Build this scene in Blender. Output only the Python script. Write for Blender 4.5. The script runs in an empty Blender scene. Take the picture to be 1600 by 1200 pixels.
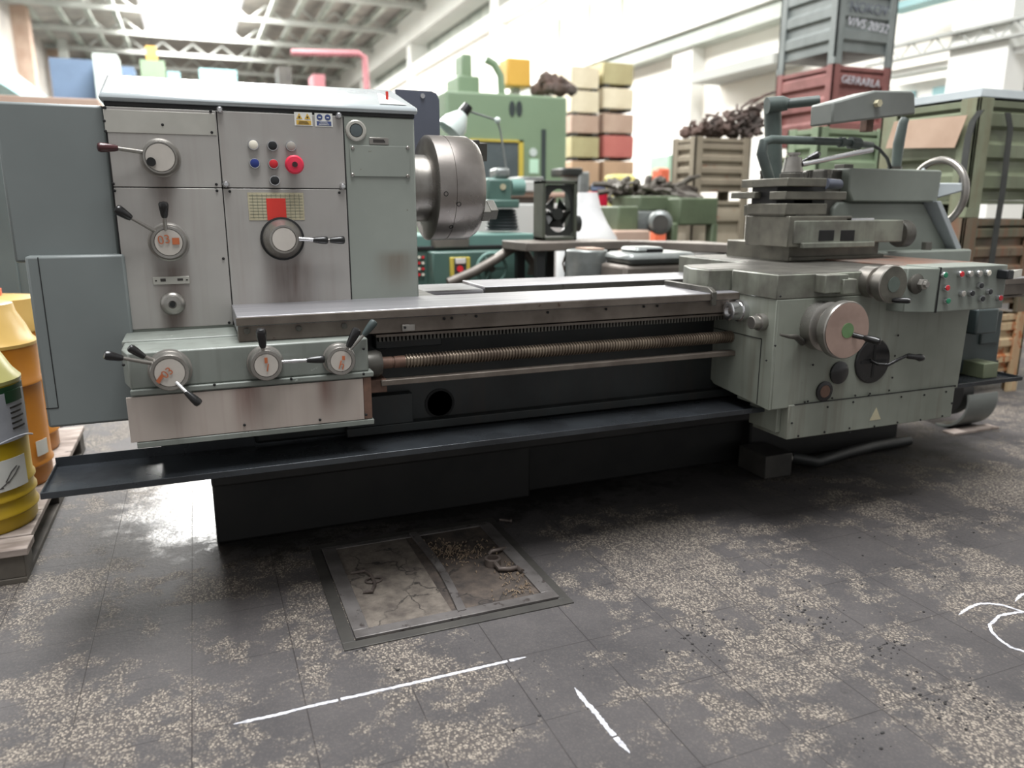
import bpy, bmesh, math, random
from mathutils import Vector, Matrix
random.seed(7)
C = bpy.context.scene.collection
sc = bpy.context.scene
# ------------------------------------------------------------ camera, world, lights, exposure
FPX, PITCH, AZ, CAMH = 1200.0, math.radians(13.06), math.radians(22.07), 1.2
cam_d = bpy.data.cameras.new('camera'); cam = bpy.data.objects.new('camera', cam_d); C.objects.link(cam)
cam.location = (0, 0, CAMH)
cam.rotation_euler = (math.pi/2-PITCH, 0, -AZ)
cam_d.sensor_width = 36; cam_d.lens = 36*FPX/1600
cam_d.clip_end = 500
cam_d.dof.use_dof = True; cam_d.dof.focus_distance = 2.35; cam_d.dof.aperture_fstop = 1.8
sc.camera = cam
sc.view_settings.view_transform = 'Standard'; sc.view_settings.look = 'None'
sc.view_settings.exposure = 0.10; sc.view_settings.gamma = 1.0; sc.view_settings.use_curve_mapping = False
W = bpy.data.worlds.new('World'); sc.world = W; W.use_nodes = True
nt = W.node_tree; nt.nodes.clear()
out = nt.nodes.new('ShaderNodeOutputWorld'); bg = nt.nodes.new('ShaderNodeBackground')
tc = nt.nodes.new('ShaderNodeTexCoord'); sep = nt.nodes.new('ShaderNodeSeparateXYZ')
nt.links.new(tc.outputs['Generated'], sep.inputs[0])
ma = nt.nodes.new('ShaderNodeMath'); ma.operation = 'MULTIPLY_ADD'; ma.inputs[1].default_value = 0.55; ma.inputs[2].default_value = 0.45
nt.links.new(sep.outputs['Y'], ma.inputs[0])
cr = nt.nodes.new('ShaderNodeValToRGB')
cr.color_ramp.elements[0].position = 0.0; cr.color_ramp.elements[0].color = (0.5, 0.5, 0.5, 1)
cr.color_ramp.elements[1].position = 1.0; cr.color_ramp.elements[1].color = (1.6, 1.6, 1.58, 1)
nt.links.new(ma.outputs[0], cr.inputs[0]); nt.links.new(cr.outputs[0], bg.inputs[0]); bg.inputs[1].default_value = 0.85
nt.links.new(bg.outputs[0], out.inputs[0])

def area(name, loc, sx, sy, power, rot=(0, 0, 0), col=(1, 1, 1)):
    l = bpy.data.lights.new(name, 'AREA'); l.shape = 'RECTANGLE'; l.size = sx; l.size_y = sy; l.energy = power; l.color = col
    o = bpy.data.objects.new(name, l); C.objects.link(o); o.location = loc; o.rotation_euler = rot
    return o
area('skylight_daylight_far', (0.7, 30, 9.85), 4.4, 34, 15000, col=(1, .99, .96))
area('skylight_daylight_near', (0.7, 2.2, 9.85), 4.4, 8, 2100, col=(.98, .99, 1))
area('side_window_daylight', (9.4, 20, 6.2), 3.0, 24, 1500, rot=(0, math.radians(62), 0), col=(1, .98, .93))

# ------------------------------------------------------------ projection helpers: a point seen at a pixel, on a known plane
_F = Vector((math.sin(AZ)*math.cos(PITCH), math.cos(AZ)*math.cos(PITCH), -math.sin(PITCH)))
_R = Vector((math.cos(AZ), -math.sin(AZ), 0)); _U = _R.cross(_F); _O = Vector((0, 0, CAMH))
def ray(x, y): return _F*FPX + _R*(x-800) - _U*(y-600)
def YP(x, y, Y): d = ray(x, y); return _O + d*(Y/d.y)
def XP(x, y, X): d = ray(x, y); return _O + d*(X/d.x)
def ZP(x, y, z): d = ray(x, y); return _O + d*((z-CAMH)/d.z)

def srgb(r, g, b):
    f = lambda c: (c/255/12.92) if c/255 <= .04045 else ((c/255+.055)/1.055)**2.4
    return (f(r), f(g), f(b), 1)

# ------------------------------------------------------------ materials
M = {}
def new_mat(name):
    m = bpy.data.materials.new(name); m.use_nodes = True; n = m.node_tree
    return m, n, n.nodes['Principled BSDF']
def N(n, t, **kw):
    x = n.nodes.new(t)
    for k, v in kw.items():
        if k.startswith('i_'): x.inputs[int(k[2:]) if k[2:].isdigit() else k[2:]].default_value = v
        else: setattr(x, k, v)
    return x
def coords(n, scale=(1, 1, 1)):
    t = n.nodes.new('ShaderNodeTexCoord'); mp = n.nodes.new('ShaderNodeMapping'); mp.inputs['Scale'].default_value = scale
    n.links.new(t.outputs['Object'], mp.inputs[0]); return mp.outputs[0]
def noise(n, vec, scale, detail=4, rough=.55, lo=.35, hi=.65):
    x = N(n, 'ShaderNodeTexNoise'); x.inputs['Scale'].default_value = scale; x.inputs['Detail'].default_value = detail; x.inputs['Roughness'].default_value = rough
    n.links.new(vec, x.inputs['Vector'])
    r = N(n, 'ShaderNodeMapRange'); r.inputs['From Min'].default_value = lo; r.inputs['From Max'].default_value = hi
    n.links.new(x.outputs[0], r.inputs[0]); return r.outputs[0]
def mixc(n, fac, a, b):
    x = N(n, 'ShaderNodeMix', data_type='RGBA')
    for s, v in ((0, fac), (6, a), (7, b)):
        if hasattr(v, 'is_linked') or isinstance(v, bpy.types.NodeSocket): n.links.new(v, x.inputs[s])
        else: x.inputs[s].default_value = v
    return x.outputs[2]
def math_(n, op, a, b=None, c=None):
    x = N(n, 'ShaderNodeMath', operation=op)
    for i, v in enumerate((a, b, c)):
        if v is None: continue
        if isinstance(v, bpy.types.NodeSocket): n.links.new(v, x.inputs[i])
        else: x.inputs[i].default_value = v
    x.use_clamp = False
    return x.outputs[0]
def surf(name, col, col2=None, scale=3, rough=.5, metal=0.0, chips=None, chip_scale=9, chip_lo=.62, stretch=(1, 1, 1), bump=0.0, bscale=40, rvar=.12,
         streak=None, streak_amt=.35, spec=.5, stains=None):
    """painted or bare metal with blotchy wear; chips = colour that shows where the paint is gone"""
    m, n, b = new_mat(name)
    v = coords(n, stretch)
    f = noise(n, v, scale)
    c = mixc(n, f, col, col2 or tuple(x*.8 for x in col[:3])+(1,))
    if streak:
        v3 = coords(n, (14, 14, .8)); f3 = noise(n, v3, 1.6, 3, .6, .5, .78)
        c = mixc(n, math_(n, 'MULTIPLY', f3, streak_amt), c, streak)
    if stains:
        tcx = n.nodes.new('ShaderNodeTexCoord'); sp = n.nodes.new('ShaderNodeSeparateXYZ'); n.links.new(tcx.outputs['Object'], sp.inputs[0])
        wob = noise(n, coords(n, (20, 20, 2)), 2, 3, .6, .2, .8)
        for (sx, sz, w, hgt, scol, amt) in stains:   # a drip of dirty oil: starts at height sz, runs down hgt
            dx = math_(n, 'ABSOLUTE', math_(n, 'DIVIDE', math_(n, 'SUBTRACT', sp.outputs[0], sx), w))
            fx = N(n, 'ShaderNodeMapRange', interpolation_type='SMOOTHSTEP'); fx.inputs[1].default_value = 1; fx.inputs[2].default_value = 0; n.links.new(dx, fx.inputs[0])
            dz = math_(n, 'DIVIDE', math_(n, 'SUBTRACT', sz, sp.outputs[2]), hgt)
            fz = N(n, 'ShaderNodeMapRange', interpolation_type='SMOOTHSTEP'); fz.inputs[1].default_value = 1; fz.inputs[2].default_value = .1; n.links.new(dz, fz.inputs[0])
            fz2 = N(n, 'ShaderNodeMapRange'); fz2.inputs[1].default_value = -.12; fz2.inputs[2].default_value = .05; n.links.new(dz, fz2.inputs[0])
            ff = math_(n, 'MULTIPLY', math_(n, 'MULTIPLY', fx.outputs[0], fz.outputs[0]), math_(n, 'MULTIPLY', fz2.outputs[0], math_(n, 'MULTIPLY_ADD', wob, .5*amt, .5*amt)))
            c = mixc(n, ff, c, scol)
    rg = math_(n, 'MULTIPLY_ADD', f, rvar, rough-rvar/2)
    if chips:
        f2 = noise(n, coords(n), chip_scale, 6, .7, chip_lo, chip_lo+.02)
        c = mixc(n, f2, c, chips)
    n.links.new(c, b.inputs['Base Color']); n.links.new(rg, b.inputs['Roughness']); b.inputs['Metallic'].default_value = metal
    b.inputs['Specular IOR Level'].default_value = spec
    if bump:
        t = N(n, 'ShaderNodeTexNoise'); t.inputs['Scale'].default_value = bscale; t.inputs['Detail'].default_value = 5
        n.links.new(v, t.inputs['Vector'])
        bp = N(n, 'ShaderNodeBump'); bp.inputs['Strength'].default_value = bump; bp.inputs['Distance'].default_value = .003
        n.links.new(t.outputs[0], bp.inputs['Height']); n.links.new(bp.outputs[0], b.inputs['Normal'])
    M[name] = m; return m
BROWN = srgb(74, 54, 46)
surf('gear_cover_paint', srgb(114, 120, 119), srgb(106, 112, 111), 2, .42, bump=.05, bscale=30)
surf('cabinet_paint', srgb(98, 108, 108), srgb(84, 92, 92), 2, .5)
surf('head_paint', srgb(136, 141, 133), srgb(125, 130, 123), 2.5, .45, chips=srgb(96, 88, 78), chip_scale=26, chip_lo=.69, bump=.05, stains=[(-.67, 1.04, .10, .16, srgb(98, 88, 76), 1.0)])
surf('cap_paint', srgb(158, 164, 166), srgb(146, 152, 154), 3, .2, chips=srgb(110, 112, 110), chip_scale=30, chip_lo=.72)
surf('feed_paint', srgb(126, 131, 125), srgb(106, 111, 105), 4, .4, chips=srgb(160, 165, 158), chip_scale=10, chip_lo=.66, streak=srgb(85, 84, 78), streak_amt=.5)
surf('apron_paint', srgb(132, 136, 126), srgb(110, 114, 104), 2.2, .45, chips=srgb(88, 78, 66), chip_scale=30, chip_lo=.72, streak=srgb(88, 80, 68), streak_amt=.65)
surf('saddle_paint', srgb(118, 122, 110), srgb(82, 80, 73), 7, .45, streak=srgb(70, 66, 60), streak_amt=.7, chips=srgb(95, 92, 86), chip_scale=18, chip_lo=.66)
surf('grey_paint', srgb(120, 126, 118), srgb(105, 110, 103), 2.5, .45, chips=srgb(90, 84, 76), chip_scale=30, chip_lo=.72)
surf('lamp_paint', srgb(112, 116, 112), srgb(96, 99, 95), 3, .5)
surf('dark_green', srgb(58, 68, 68), srgb(44, 52, 52), 3, .5, streak=srgb(40, 36, 32))
surf('bed_dark', srgb(38, 42, 42), srgb(26, 28, 28), 4, .5, streak=srgb(46, 38, 32), streak_amt=.6)
surf('black_oily', srgb(22, 21, 20), srgb(14, 14, 14), 5, .6)
surf('tray_steel', srgb(62, 66, 70), srgb(40, 42, 45), 5, .28, .35, chips=srgb(80, 62, 52), chip_scale=22, chip_lo=.7, rvar=.25)
surf('panel_steel', srgb(166, 163, 158), srgb(152, 149, 145), 2.2, .42, .25, streak=srgb(128, 118, 112), streak_amt=.35, bump=.03,
     stains=None)
surf('way_steel', srgb(158, 157, 160), srgb(136, 135, 138), 4, .38, .6, stretch=(.6, 6, 6), streak=None)
surf('edge_steel', srgb(112, 104, 96), srgb(88, 80, 73), 9, .45, .45, chips=srgb(70, 52, 44), chip_scale=22, chip_lo=.66)
surf('dark_steel', srgb(92, 90, 84), srgb(66, 64, 60), 8, .42, .45, chips=srgb(56, 50, 44), chip_scale=24, chip_lo=.64)
surf('tool_steel', srgb(110, 108, 98), srgb(84, 82, 75), 8, .4, .5, chips=srgb(60, 55, 50), chip_scale=26, chip_lo=.68)
surf('steel', srgb(158, 155, 150), srgb(130, 126, 120), 8, .32, .8)
surf('bright_steel', srgb(215, 215, 216), srgb(190, 190, 192), 8, .2, .95)
surf('chuck_steel', srgb(150, 145, 140), srgb(120, 114, 110), 6, .3, .8, chips=srgb(92, 80, 74), chip_scale=18, chip_lo=.7)
surf('copper_dial', srgb(176, 152, 140), srgb(150, 128, 118), 7, .38, .5)
surf('dial_face', srgb(188, 182, 174), srgb(170, 164, 156), 6, .5)
surf('orange_mark', srgb(176, 96, 56), srgb(150, 80, 48), 8, .6)
surf('black_plastic', srgb(28, 27, 28), srgb(20, 20, 20), 6, .25)
surf('maroon_plastic', srgb(64, 30, 32), srgb(40, 22, 24), 6, .3)
surf('black_gap', srgb(18, 18, 18), srgb(12, 12, 12), 6, .8)
surf('leadscrew_steel', srgb(128, 116, 102), srgb(92, 80, 70), 12, .35, .6)
surf('rusty_steel', srgb(116, 88, 74), srgb(90, 70, 60), 20, .6, .3)
surf('white_label', srgb(214, 214, 208), srgb(200, 200, 194), 6, .5)
surf('plate_metal', srgb(176, 174, 166), srgb(160, 158, 150), 6, .4, .3)
surf('yellow_print', srgb(205, 168, 70), srgb(190, 152, 62), 9, .5)
surf('blue_print', srgb(62, 76, 122), srgb(52, 66, 108), 9, .5)
surf('red_print', srgb(205, 52, 40), srgb(190, 46, 36), 9, .5)
surf('beige_chart', srgb(184, 178, 150), srgb(160, 152, 126), 9, .6)
surf('ink', srgb(52, 48, 44), srgb(42, 38, 36), 9, .6)
surf('button_white', srgb(222, 216, 200), None, 4, .4)
surf('button_clear', srgb(160, 156, 148), None, 4, .3)
surf('button_black', srgb(26, 28, 30), None, 4, .3)
surf('button_blue', srgb(34, 52, 120), None, 4, .3)
surf('button_red', srgb(196, 34, 44), None, 4, .35)
surf('button_emergency', srgb(206, 44, 72), srgb(200, 34, 60), 4, .4)
surf('button_green', srgb(22, 120, 84), None, 4, .35)
surf('green_sticker', srgb(96, 126, 84), srgb(82, 110, 72), 8, .5)
surf('grey_sticker', srgb(88, 98, 90), srgb(76, 86, 80), 8, .5)
surf('copper_tray', srgb(138, 106, 92), srgb(112, 106, 100), 6, .4, .35)
surf('guard_blue', srgb(84, 88, 100), srgb(72, 76, 86), 3, .35)
surf('yellow_plastic', srgb(184, 156, 36), srgb(168, 138, 30), 3, .35, chips=srgb(150, 118, 44), chip_scale=22, chip_lo=.74)
surf('orange_plastic', srgb(178, 116, 34), srgb(158, 98, 28), 3, .35)
surf('amber_plastic', srgb(200, 168, 104), srgb(184, 150, 82), 3, .3)
surf('pale_yellow', srgb(188, 182, 122), srgb(172, 166, 100), 3, .3)
surf('label_green', srgb(24, 66, 36), None, 4, .5)
surf('label_grey', srgb(168, 170, 176), srgb(150, 152, 158), 8, .4)
surf('pallet_wood', srgb(158, 146, 138), srgb(112, 100, 92), 5, .8, stretch=(1, 4, 4), chips=srgb(84, 74, 68), chip_scale=12, chip_lo=.64)
surf('pallet_side', srgb(88, 82, 74), srgb(60, 56, 52), 6, .8)
surf('hatch_steel', srgb(122, 118, 116), srgb(90, 86, 84), 8, .42, .4, chips=srgb(72, 66, 64), chip_scale=18, chip_lo=.6)
surf('handle_iron', srgb(110, 100, 94), srgb(80, 72, 68), 20, .5, .5)
surf('green_machine', srgb(120, 140, 114), srgb(114, 134, 108), 1, .5)
surf('teal_machine', srgb(76, 102, 94), srgb(66, 90, 83), 2, .45)
surf('teal_pale', srgb(104, 136, 128), srgb(92, 124, 117), 2, .45)
surf('olive_machine', srgb(96, 108, 84), srgb(78, 88, 68), 3, .5)
surf('scrap', srgb(96, 92, 84), srgb(66, 58, 52), 8, .6, .3)
surf('window_dark', srgb(84, 92, 94), srgb(72, 80, 82), 2, .3)
surf('orange_yellow', srgb(214, 168, 78), srgb(206, 160, 70), 2, .5)
surf('bright_yellow', srgb(196, 176, 74), None, 2, .5)
surf('cream_wall', srgb(242, 239, 232), srgb(236, 232, 224), .6, .8)
surf('white_wall', srgb(240, 240, 236), srgb(232, 232, 228), .6, .8)
surf('roof_brown', srgb(176, 170, 163), srgb(150, 146, 142), .8, .8)
surf('truss_grey', srgb(184, 186, 182), srgb(168, 170, 166), 1, .7)
surf('window_grey', srgb(146, 154, 146), srgb(186, 190, 182), .9, .5)
surf('cyan_beam', srgb(146, 184, 186), srgb(134, 172, 176), 1, .6)
surf('far_blue', srgb(92, 112, 138), None, 1, .6)
surf('red_pipe', srgb(150, 96, 102), None, 1, .6)
surf('crate_cream', srgb(224, 214, 190), srgb(206, 194, 168), 2, .7)
surf('crate_olive', srgb(176, 168, 128), srgb(160, 150, 112), 2, .7)
surf('crate_brown', srgb(184, 160, 144), srgb(168, 142, 126), 2, .7)
surf('crate_red', srgb(184, 108, 100), srgb(174, 98, 92), 2, .7)
surf('crate_orange', srgb(186, 154, 126), srgb(170, 140, 114), 2, .7)
surf('stillage_grey', srgb(118, 124, 122), srgb(104, 110, 108), 4, .5, chips=srgb(120, 84, 70), chip_scale=9, chip_lo=.72)
surf('stillage_red', srgb(132, 82, 78), srgb(114, 70, 66), 4, .6, chips=srgb(196, 160, 146), chip_scale=9, chip_lo=.66)
surf('stillage_green', srgb(112, 120, 96), srgb(98, 104, 82), 4, .5, chips=srgb(150, 150, 132), chip_scale=10, chip_lo=.68, streak=srgb(96, 90, 70))
surf('stillage_lightgreen', srgb(126, 142, 114), srgb(112, 128, 102), 4, .5, chips=srgb(200, 210, 196), chip_scale=12, chip_lo=.68)
surf('stillage_brown', srgb(146, 136, 118), srgb(128, 118, 102), 4, .6, chips=srgb(134, 90, 66), chip_scale=8, chip_lo=.62)
surf('stillage_rust', srgb(116, 94, 76), srgb(92, 92, 74), 5, .6, chips=srgb(84, 60, 46), chip_scale=8, chip_lo=.58, streak=srgb(120, 70, 44), streak_amt=.8)
surf('stillage_cream', srgb(190, 170, 136), srgb(172, 148, 112), 4, .6, chips=srgb(164, 96, 52), chip_scale=7, chip_lo=.56, streak=srgb(160, 92, 50), streak_amt=.9)
surf('post_green', srgb(126, 134, 110), srgb(112, 112, 88), 5, .5, chips=srgb(120, 96, 76), chip_scale=12, chip_lo=.66, streak=srgb(116, 96, 70))
surf('strap_black', srgb(52, 54, 52), srgb(44, 46, 44), 8, .6)
surf('cardboard', srgb(186, 160, 140), srgb(170, 144, 124), 3, .8)
surf('plastic_lid', srgb(136, 142, 144), srgb(124, 130, 132), 3, .4)
surf('chalk', srgb(206, 206, 212), srgb(150, 150, 154), 60, .9)
surf('crumb', srgb(40, 38, 38), srgb(28, 26, 26), 60, .8)
surf('tank_steel', srgb(74, 72, 68), srgb(54, 52, 50), 6, .5, .2)
surf('hose_black', srgb(38, 40, 40), None, 6, .5)
surf('pipe_green', srgb(78, 88, 84), srgb(62, 70, 68), 6, .45)
surf('fan_black', srgb(38, 40, 38), None, 6, .4)
surf('fan_frame', srgb(70, 74, 64), None, 6, .5)
surf('lamp_white', srgb(196, 206, 202), srgb(180, 190, 186), 4, .3)
surf('motor_grey', srgb(136, 140, 138), srgb(112, 116, 114), 8, .4, .4)
surf('bench_steel', srgb(124, 116, 108), srgb(98, 92, 86), 4, .5, .3)
surf('bellows_rubber', srgb(56, 60, 62), None, 6, .5)
surf('far_white', srgb(232, 232, 230), None, 2, .7)
surf('hat_yellow', srgb(238, 226, 140), None, 2, .5)
surf('far_orange', srgb(226, 110, 78), None, 2, .5)
surf('far_mint', srgb(186, 220, 196), None, 2, .5)

# dark concrete slab in the hatch
def concrete(name, c1, c2, crack):
    m, n, b = new_mat(name); v = coords(n)
    f = noise(n, v, 14, 8, .65, .35, .65)
    c = mixc(n, f, c1, c2)
    vo = N(n, 'ShaderNodeTexVoronoi', feature='DISTANCE_TO_EDGE'); vo.inputs['Scale'].default_value = 6
    dn = N(n, 'ShaderNodeTexNoise'); dn.inputs['Scale'].default_value = 12; dn.inputs['Detail'].default_value = 6
    n.links.new(v, dn.inputs['Vector'])
    vm = N(n, 'ShaderNodeVectorMath', operation='MULTIPLY_ADD'); vm.inputs[1].default_value = (.15, .15, .15)
    n.links.new(dn.outputs[1], vm.inputs[0]); n.links.new(v, vm.inputs[2]); n.links.new(vm.outputs[0], vo.inputs['Vector'])
    r = N(n, 'ShaderNodeMapRange'); r.inputs[1].default_value = 0; r.inputs[2].default_value = .03; r.inputs[3].default_value = 1; r.inputs[4].default_value = 0
    n.links.new(vo.outputs[0], r.inputs[0])
    patch = noise(n, v, 5, 3, .5, .42, .52)
    c = mixc(n, math_(n, 'MULTIPLY', r.outputs[0], patch), c, crack)
    n.links.new(c, b.inputs['Base Color']); b.inputs['Roughness'].default_value = .8
    bp = N(n, 'ShaderNodeBump'); bp.inputs['Strength'].default_value = .6; bp.inputs['Distance'].default_value = .004
    n.links.new(f, bp.inputs['Height']); n.links.new(bp.outputs[0], b.inputs['Normal'])
    M[name] = m
concrete('hatch_concrete', srgb(112, 104, 95), srgb(72, 65, 60), srgb(28, 24, 22))
concrete('hatch_dirt', srgb(46, 41, 39), srgb(84, 74, 66), srgb(30, 27, 25))

def floor_mat():
    m, n, b = new_mat('terrazzo_floor'); v = coords(n)
    # terrazzo chips in a grey binder
    vo = N(n, 'ShaderNodeTexVoronoi'); vo.inputs['Scale'].default_value = 185; vo.inputs['Randomness'].default_value = 1
    mp = N(n, 'ShaderNodeMapping'); mp.inputs['Scale'].default_value = (1, .8, 1); n.links.new(v, mp.inputs[0]); n.links.new(mp.outputs[0], vo.inputs['Vector'])
    chip = N(n, 'ShaderNodeMapRange'); chip.inputs[1].default_value = .62; chip.inputs[2].default_value = .46; chip.inputs[3].default_value = 0; chip.inputs[4].default_value = 1
    n.links.new(vo.outputs['Distance'], chip.inputs[0])
    wn = N(n, 'ShaderNodeSeparateColor'); n.links.new(vo.outputs['Color'], wn.inputs[0])
    chipc = mixc(n, wn.outputs[0], srgb(88, 82, 77), srgb(146, 137, 125))
    has = math_(n, 'GREATER_THAN', wn.outputs[1], .18)
    chipf = math_(n, 'MULTIPLY', chip.outputs[0], has)
    base = mixc(n, noise(n, v, 6, 5, .6), srgb(78, 73, 70), srgb(68, 64, 62))
    c = mixc(n, chipf, base, chipc)
    # large clean / grimy zones: smooth grime layer hides the chips
    g1 = noise(n, v, 1.7, 3, .55, .38, .62)
    g2 = noise(n, v, 8, 8, .74, .42, .56)
    g = math_(n, 'MULTIPLY_ADD', g1, .75, math_(n, 'MULTIPLY', g2, .55))
    gr = N(n, 'ShaderNodeMapRange'); gr.inputs[1].default_value = .40; gr.inputs[2].default_value = .74; n.links.new(g, gr.inputs[0])
    grime = mixc(n, noise(n, v, 3.3, 4, .6), srgb(60, 58, 59), srgb(74, 71, 71))
    c = mixc(n, math_(n, 'MULTIPLY', gr.outputs[0], .93), c, grime)
    # black soot blots
    f3 = noise(n, v, 12, 6, .7, .60, .72); g3 = noise(n, v, 1.3, 2, .5, .5, .66)
    c = mixc(n, math_(n, 'MULTIPLY', math_(n, 'MULTIPLY', f3, g3), .7), c, srgb(48, 46, 46))
    # tile joints (0.2606 x 0.272)
    s = n.nodes.new('ShaderNodeSeparateXYZ'); n.links.new(v, s.inputs[0])
    def joint(sock, off, per, w):
        x = math_(n, 'FRACT', math_(n, 'DIVIDE', math_(n, 'ADD', sock, off), per))
        d = math_(n, 'MINIMUM', x, math_(n, 'SUBTRACT', 1.0, x))
        r = N(n, 'ShaderNodeMapRange'); r.inputs[1].default_value = w*.4; r.inputs[2].default_value = w*1.4; r.inputs[3].default_value = 1; r.inputs[4].default_value = 0
        n.links.new(d, r.inputs[0]); return r.outputs[0]
    jx = joint(s.outputs[0], .366+26.06, .2606, .0058); jy = joint(s.outputs[1], -1.461+27.2, .272, .0046)
    jn = noise(n, v, 4, 3, .5, .36, .52)
    j = math_(n, 'MULTIPLY', math_(n, 'MAXIMUM', jx, jy), math_(n, 'MULTIPLY_ADD', jn, .6, .3))
    c = mixc(n, j, c, srgb(44, 40, 40))
    # oily zone under and before the machine, its shade painted in dark; glossy where wet
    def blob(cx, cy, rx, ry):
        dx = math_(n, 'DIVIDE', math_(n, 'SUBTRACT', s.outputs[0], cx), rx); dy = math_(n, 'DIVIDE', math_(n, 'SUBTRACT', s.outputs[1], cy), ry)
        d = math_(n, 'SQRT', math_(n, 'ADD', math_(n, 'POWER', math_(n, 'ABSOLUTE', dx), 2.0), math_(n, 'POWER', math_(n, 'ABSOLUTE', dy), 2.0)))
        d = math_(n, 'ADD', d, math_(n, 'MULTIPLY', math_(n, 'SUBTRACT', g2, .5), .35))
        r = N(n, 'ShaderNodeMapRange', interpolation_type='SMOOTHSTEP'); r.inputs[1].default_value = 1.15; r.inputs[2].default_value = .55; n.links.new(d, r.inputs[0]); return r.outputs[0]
    oil_shade = math_(n, 'MAXIMUM', blob(.95, 3.0, 1.25, .42), blob(0.16, 2.92, .36, .36))
    oil_shade = math_(n, 'MAXIMUM', oil_shade, math_(n, 'MULTIPLY', blob(3.0, 2.8, 1.0, .32), .75))
    c = mixc(n, math_(n, 'MULTIPLY', oil_shade, .93), c, srgb(20, 19, 18))
    wet = blob(.02, 3.25, .42, .5)
    n.links.new(c, b.inputs['Base Color'])
    rr = math_(n, 'MULTIPLY_ADD', gr.outputs[0], -.10, .78)
    rr = math_(n, 'MULTIPLY_ADD', wet, -.50, rr); n.links.new(rr, b.inputs['Roughness'])
    bp = N(n, 'ShaderNodeBump'); bp.inputs['Strength'].default_value = .35; bp.inputs['Distance'].default_value = .003
    hb = math_(n, 'MULTIPLY_ADD', j, -1.0, math_(n, 'MULTIPLY', noise(n, v, 60, 4, .6), .5)); n.links.new(hb, bp.inputs['Height']); n.links.new(bp.outputs[0], b.inputs['Normal'])
    b.inputs['Specular IOR Level'].default_value = .3; M['floor'] = m
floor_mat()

# ------------------------------------------------------------ mesh builder
class MB:
    def __init__(s): s.bm = bmesh.new()
    def hexa(s, v8):
        v = [s.bm.verts.new(p) for p in v8]   # 0-3 bottom loop, 4-7 top loop
        for f in ((3, 2, 1, 0), (4, 5, 6, 7), (0, 1, 5, 4), (1, 2, 6, 5), (2, 3, 7, 6), (3, 0, 4, 7)): s.bm.faces.new([v[i] for i in f])
        return s
    def box(s, x0, x1, y0, y1, z0, z1):
        x0, x1 = sorted((x0, x1)); y0, y1 = sorted((y0, y1)); z0, z1 = sorted((z0, z1))
        return s.hexa([(x0, y0, z0), (x1, y0, z0), (x1, y1, z0), (x0, y1, z0), (x0, y0, z1), (x1, y0, z1), (x1, y1, z1), (x0, y1, z1)])
    def prism(s, poly, axis, a, b):
        """poly: 2D outline; axis 'z' -> (x,y), 'y' -> (x,z), 'x' -> (y,z); extruded from a to b"""
        def P(p, t): return {'z': (p[0], p[1], t), 'y': (p[0], t, p[1]), 'x': (t, p[0], p[1])}[axis]
        A = [s.bm.verts.new(P(p, a)) for p in poly]; B = [s.bm.verts.new(P(p, b)) for p in poly]; n = len(poly)
        s.bm.faces.new(A); s.bm.faces.new(B[::-1])
        for i in range(n): s.bm.faces.new((A[i], B[i], B[(i+1) % n], A[(i+1) % n]))
        return s
    def frame(s, d):
        d = Vector(d).normalized(); a = Vector((0, 0, 1)) if abs(d.z) < .9 else Vector((1, 0, 0))
        u = d.cross(a).normalized(); return d, u, d.cross(u)
    def rev(s, prof, p0, d, n=28):
        """surface of revolution: prof = [(radius, distance along d)]"""
        d, u, w = s.frame(d); p0 = Vector(p0); rings = []
        for r, t in prof:
            if r < 1e-6: rings.append([s.bm.verts.new(p0+d*t)])
            else: rings.append([s.bm.verts.new(p0+d*t+u*(r*math.cos(2*math.pi*i/n))+w*(r*math.sin(2*math.pi*i/n))) for i in range(n)])
        for a, b in zip(rings, rings[1:]):
            for i in range(n):
                j = (i+1) % n
                if len(a) == 1 and len(b) == 1: continue
                if len(a) == 1: s.bm.faces.new((a[0], b[j], b[i]))
                elif len(b) == 1: s.bm.faces.new((a[i], a[j], b[0]))
                else: s.bm.faces.new((a[i], a[j], b[j], b[i]))
        for ring in (rings[0], rings[-1]):
            if len(ring) > 1: s.bm.faces.new(ring)
        return s
    def cyl(s, p0, p1, r0, r1=None, n=20):
        p0 = Vector(p0); p1 = Vector(p1); L = (p1-p0).length
        return s.rev([(r0, 0), (r0 if r1 is None else r1, L)], p0, p1-p0, n)
    def tube(s, pts, r, n=10):
        pts = [Vector(p) for p in pts]; rings = []
        rs = r if isinstance(r, (list, tuple)) else [r]*len(pts)
        up = None
        for i, p in enumerate(pts):
            d = (pts[min(i+1, len(pts)-1)]-pts[max(i-1, 0)]).normalized()
            if up is None: up = Vector((0, 0, 1)) if abs(d.z) < .9 else Vector((1, 0, 0))
            u = d.cross(up).normalized(); w = u.cross(d); up = w
            rings.append([s.bm.verts.new(p+u*(rs[i]*math.cos(2*math.pi*k/n))+w*(rs[i]*math.sin(2*math.pi*k/n))) for k in range(n)])
        for a, b in zip(rings, rings[1:]):
            for i in range(n): s.bm.faces.new((a[i], a[(i+1) % n], b[(i+1) % n], b[i]))
        s.bm.faces.new(rings[0]); s.bm.faces.new(rings[-1]); return s
    def ball(s, c, r, sc=(1, 1, 1), sub=2):
        q = bmesh.ops.create_icosphere(s.bm, subdivisions=sub, radius=r)
        for v in q['verts']: v.co = Vector((v.co.x*sc[0], v.co.y*sc[1], v.co.z*sc[2]))+Vector(c)
        return s
ORG = {}
def props(o, label=None, cat=None, group=None, kind=None):
    for k, v in (('label', label), ('category', cat), ('group', group), ('kind', kind)):
        if v: o[k] = v
    return o
def thing(name, label, cat, loc=(0, 0, 0), group=None):
    o = bpy.data.objects.new(name, None); o.empty_display_size = .1; C.objects.link(o); o.location = loc
    ORG[o.name] = Vector(loc); return props(o, label, cat, group)
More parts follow.
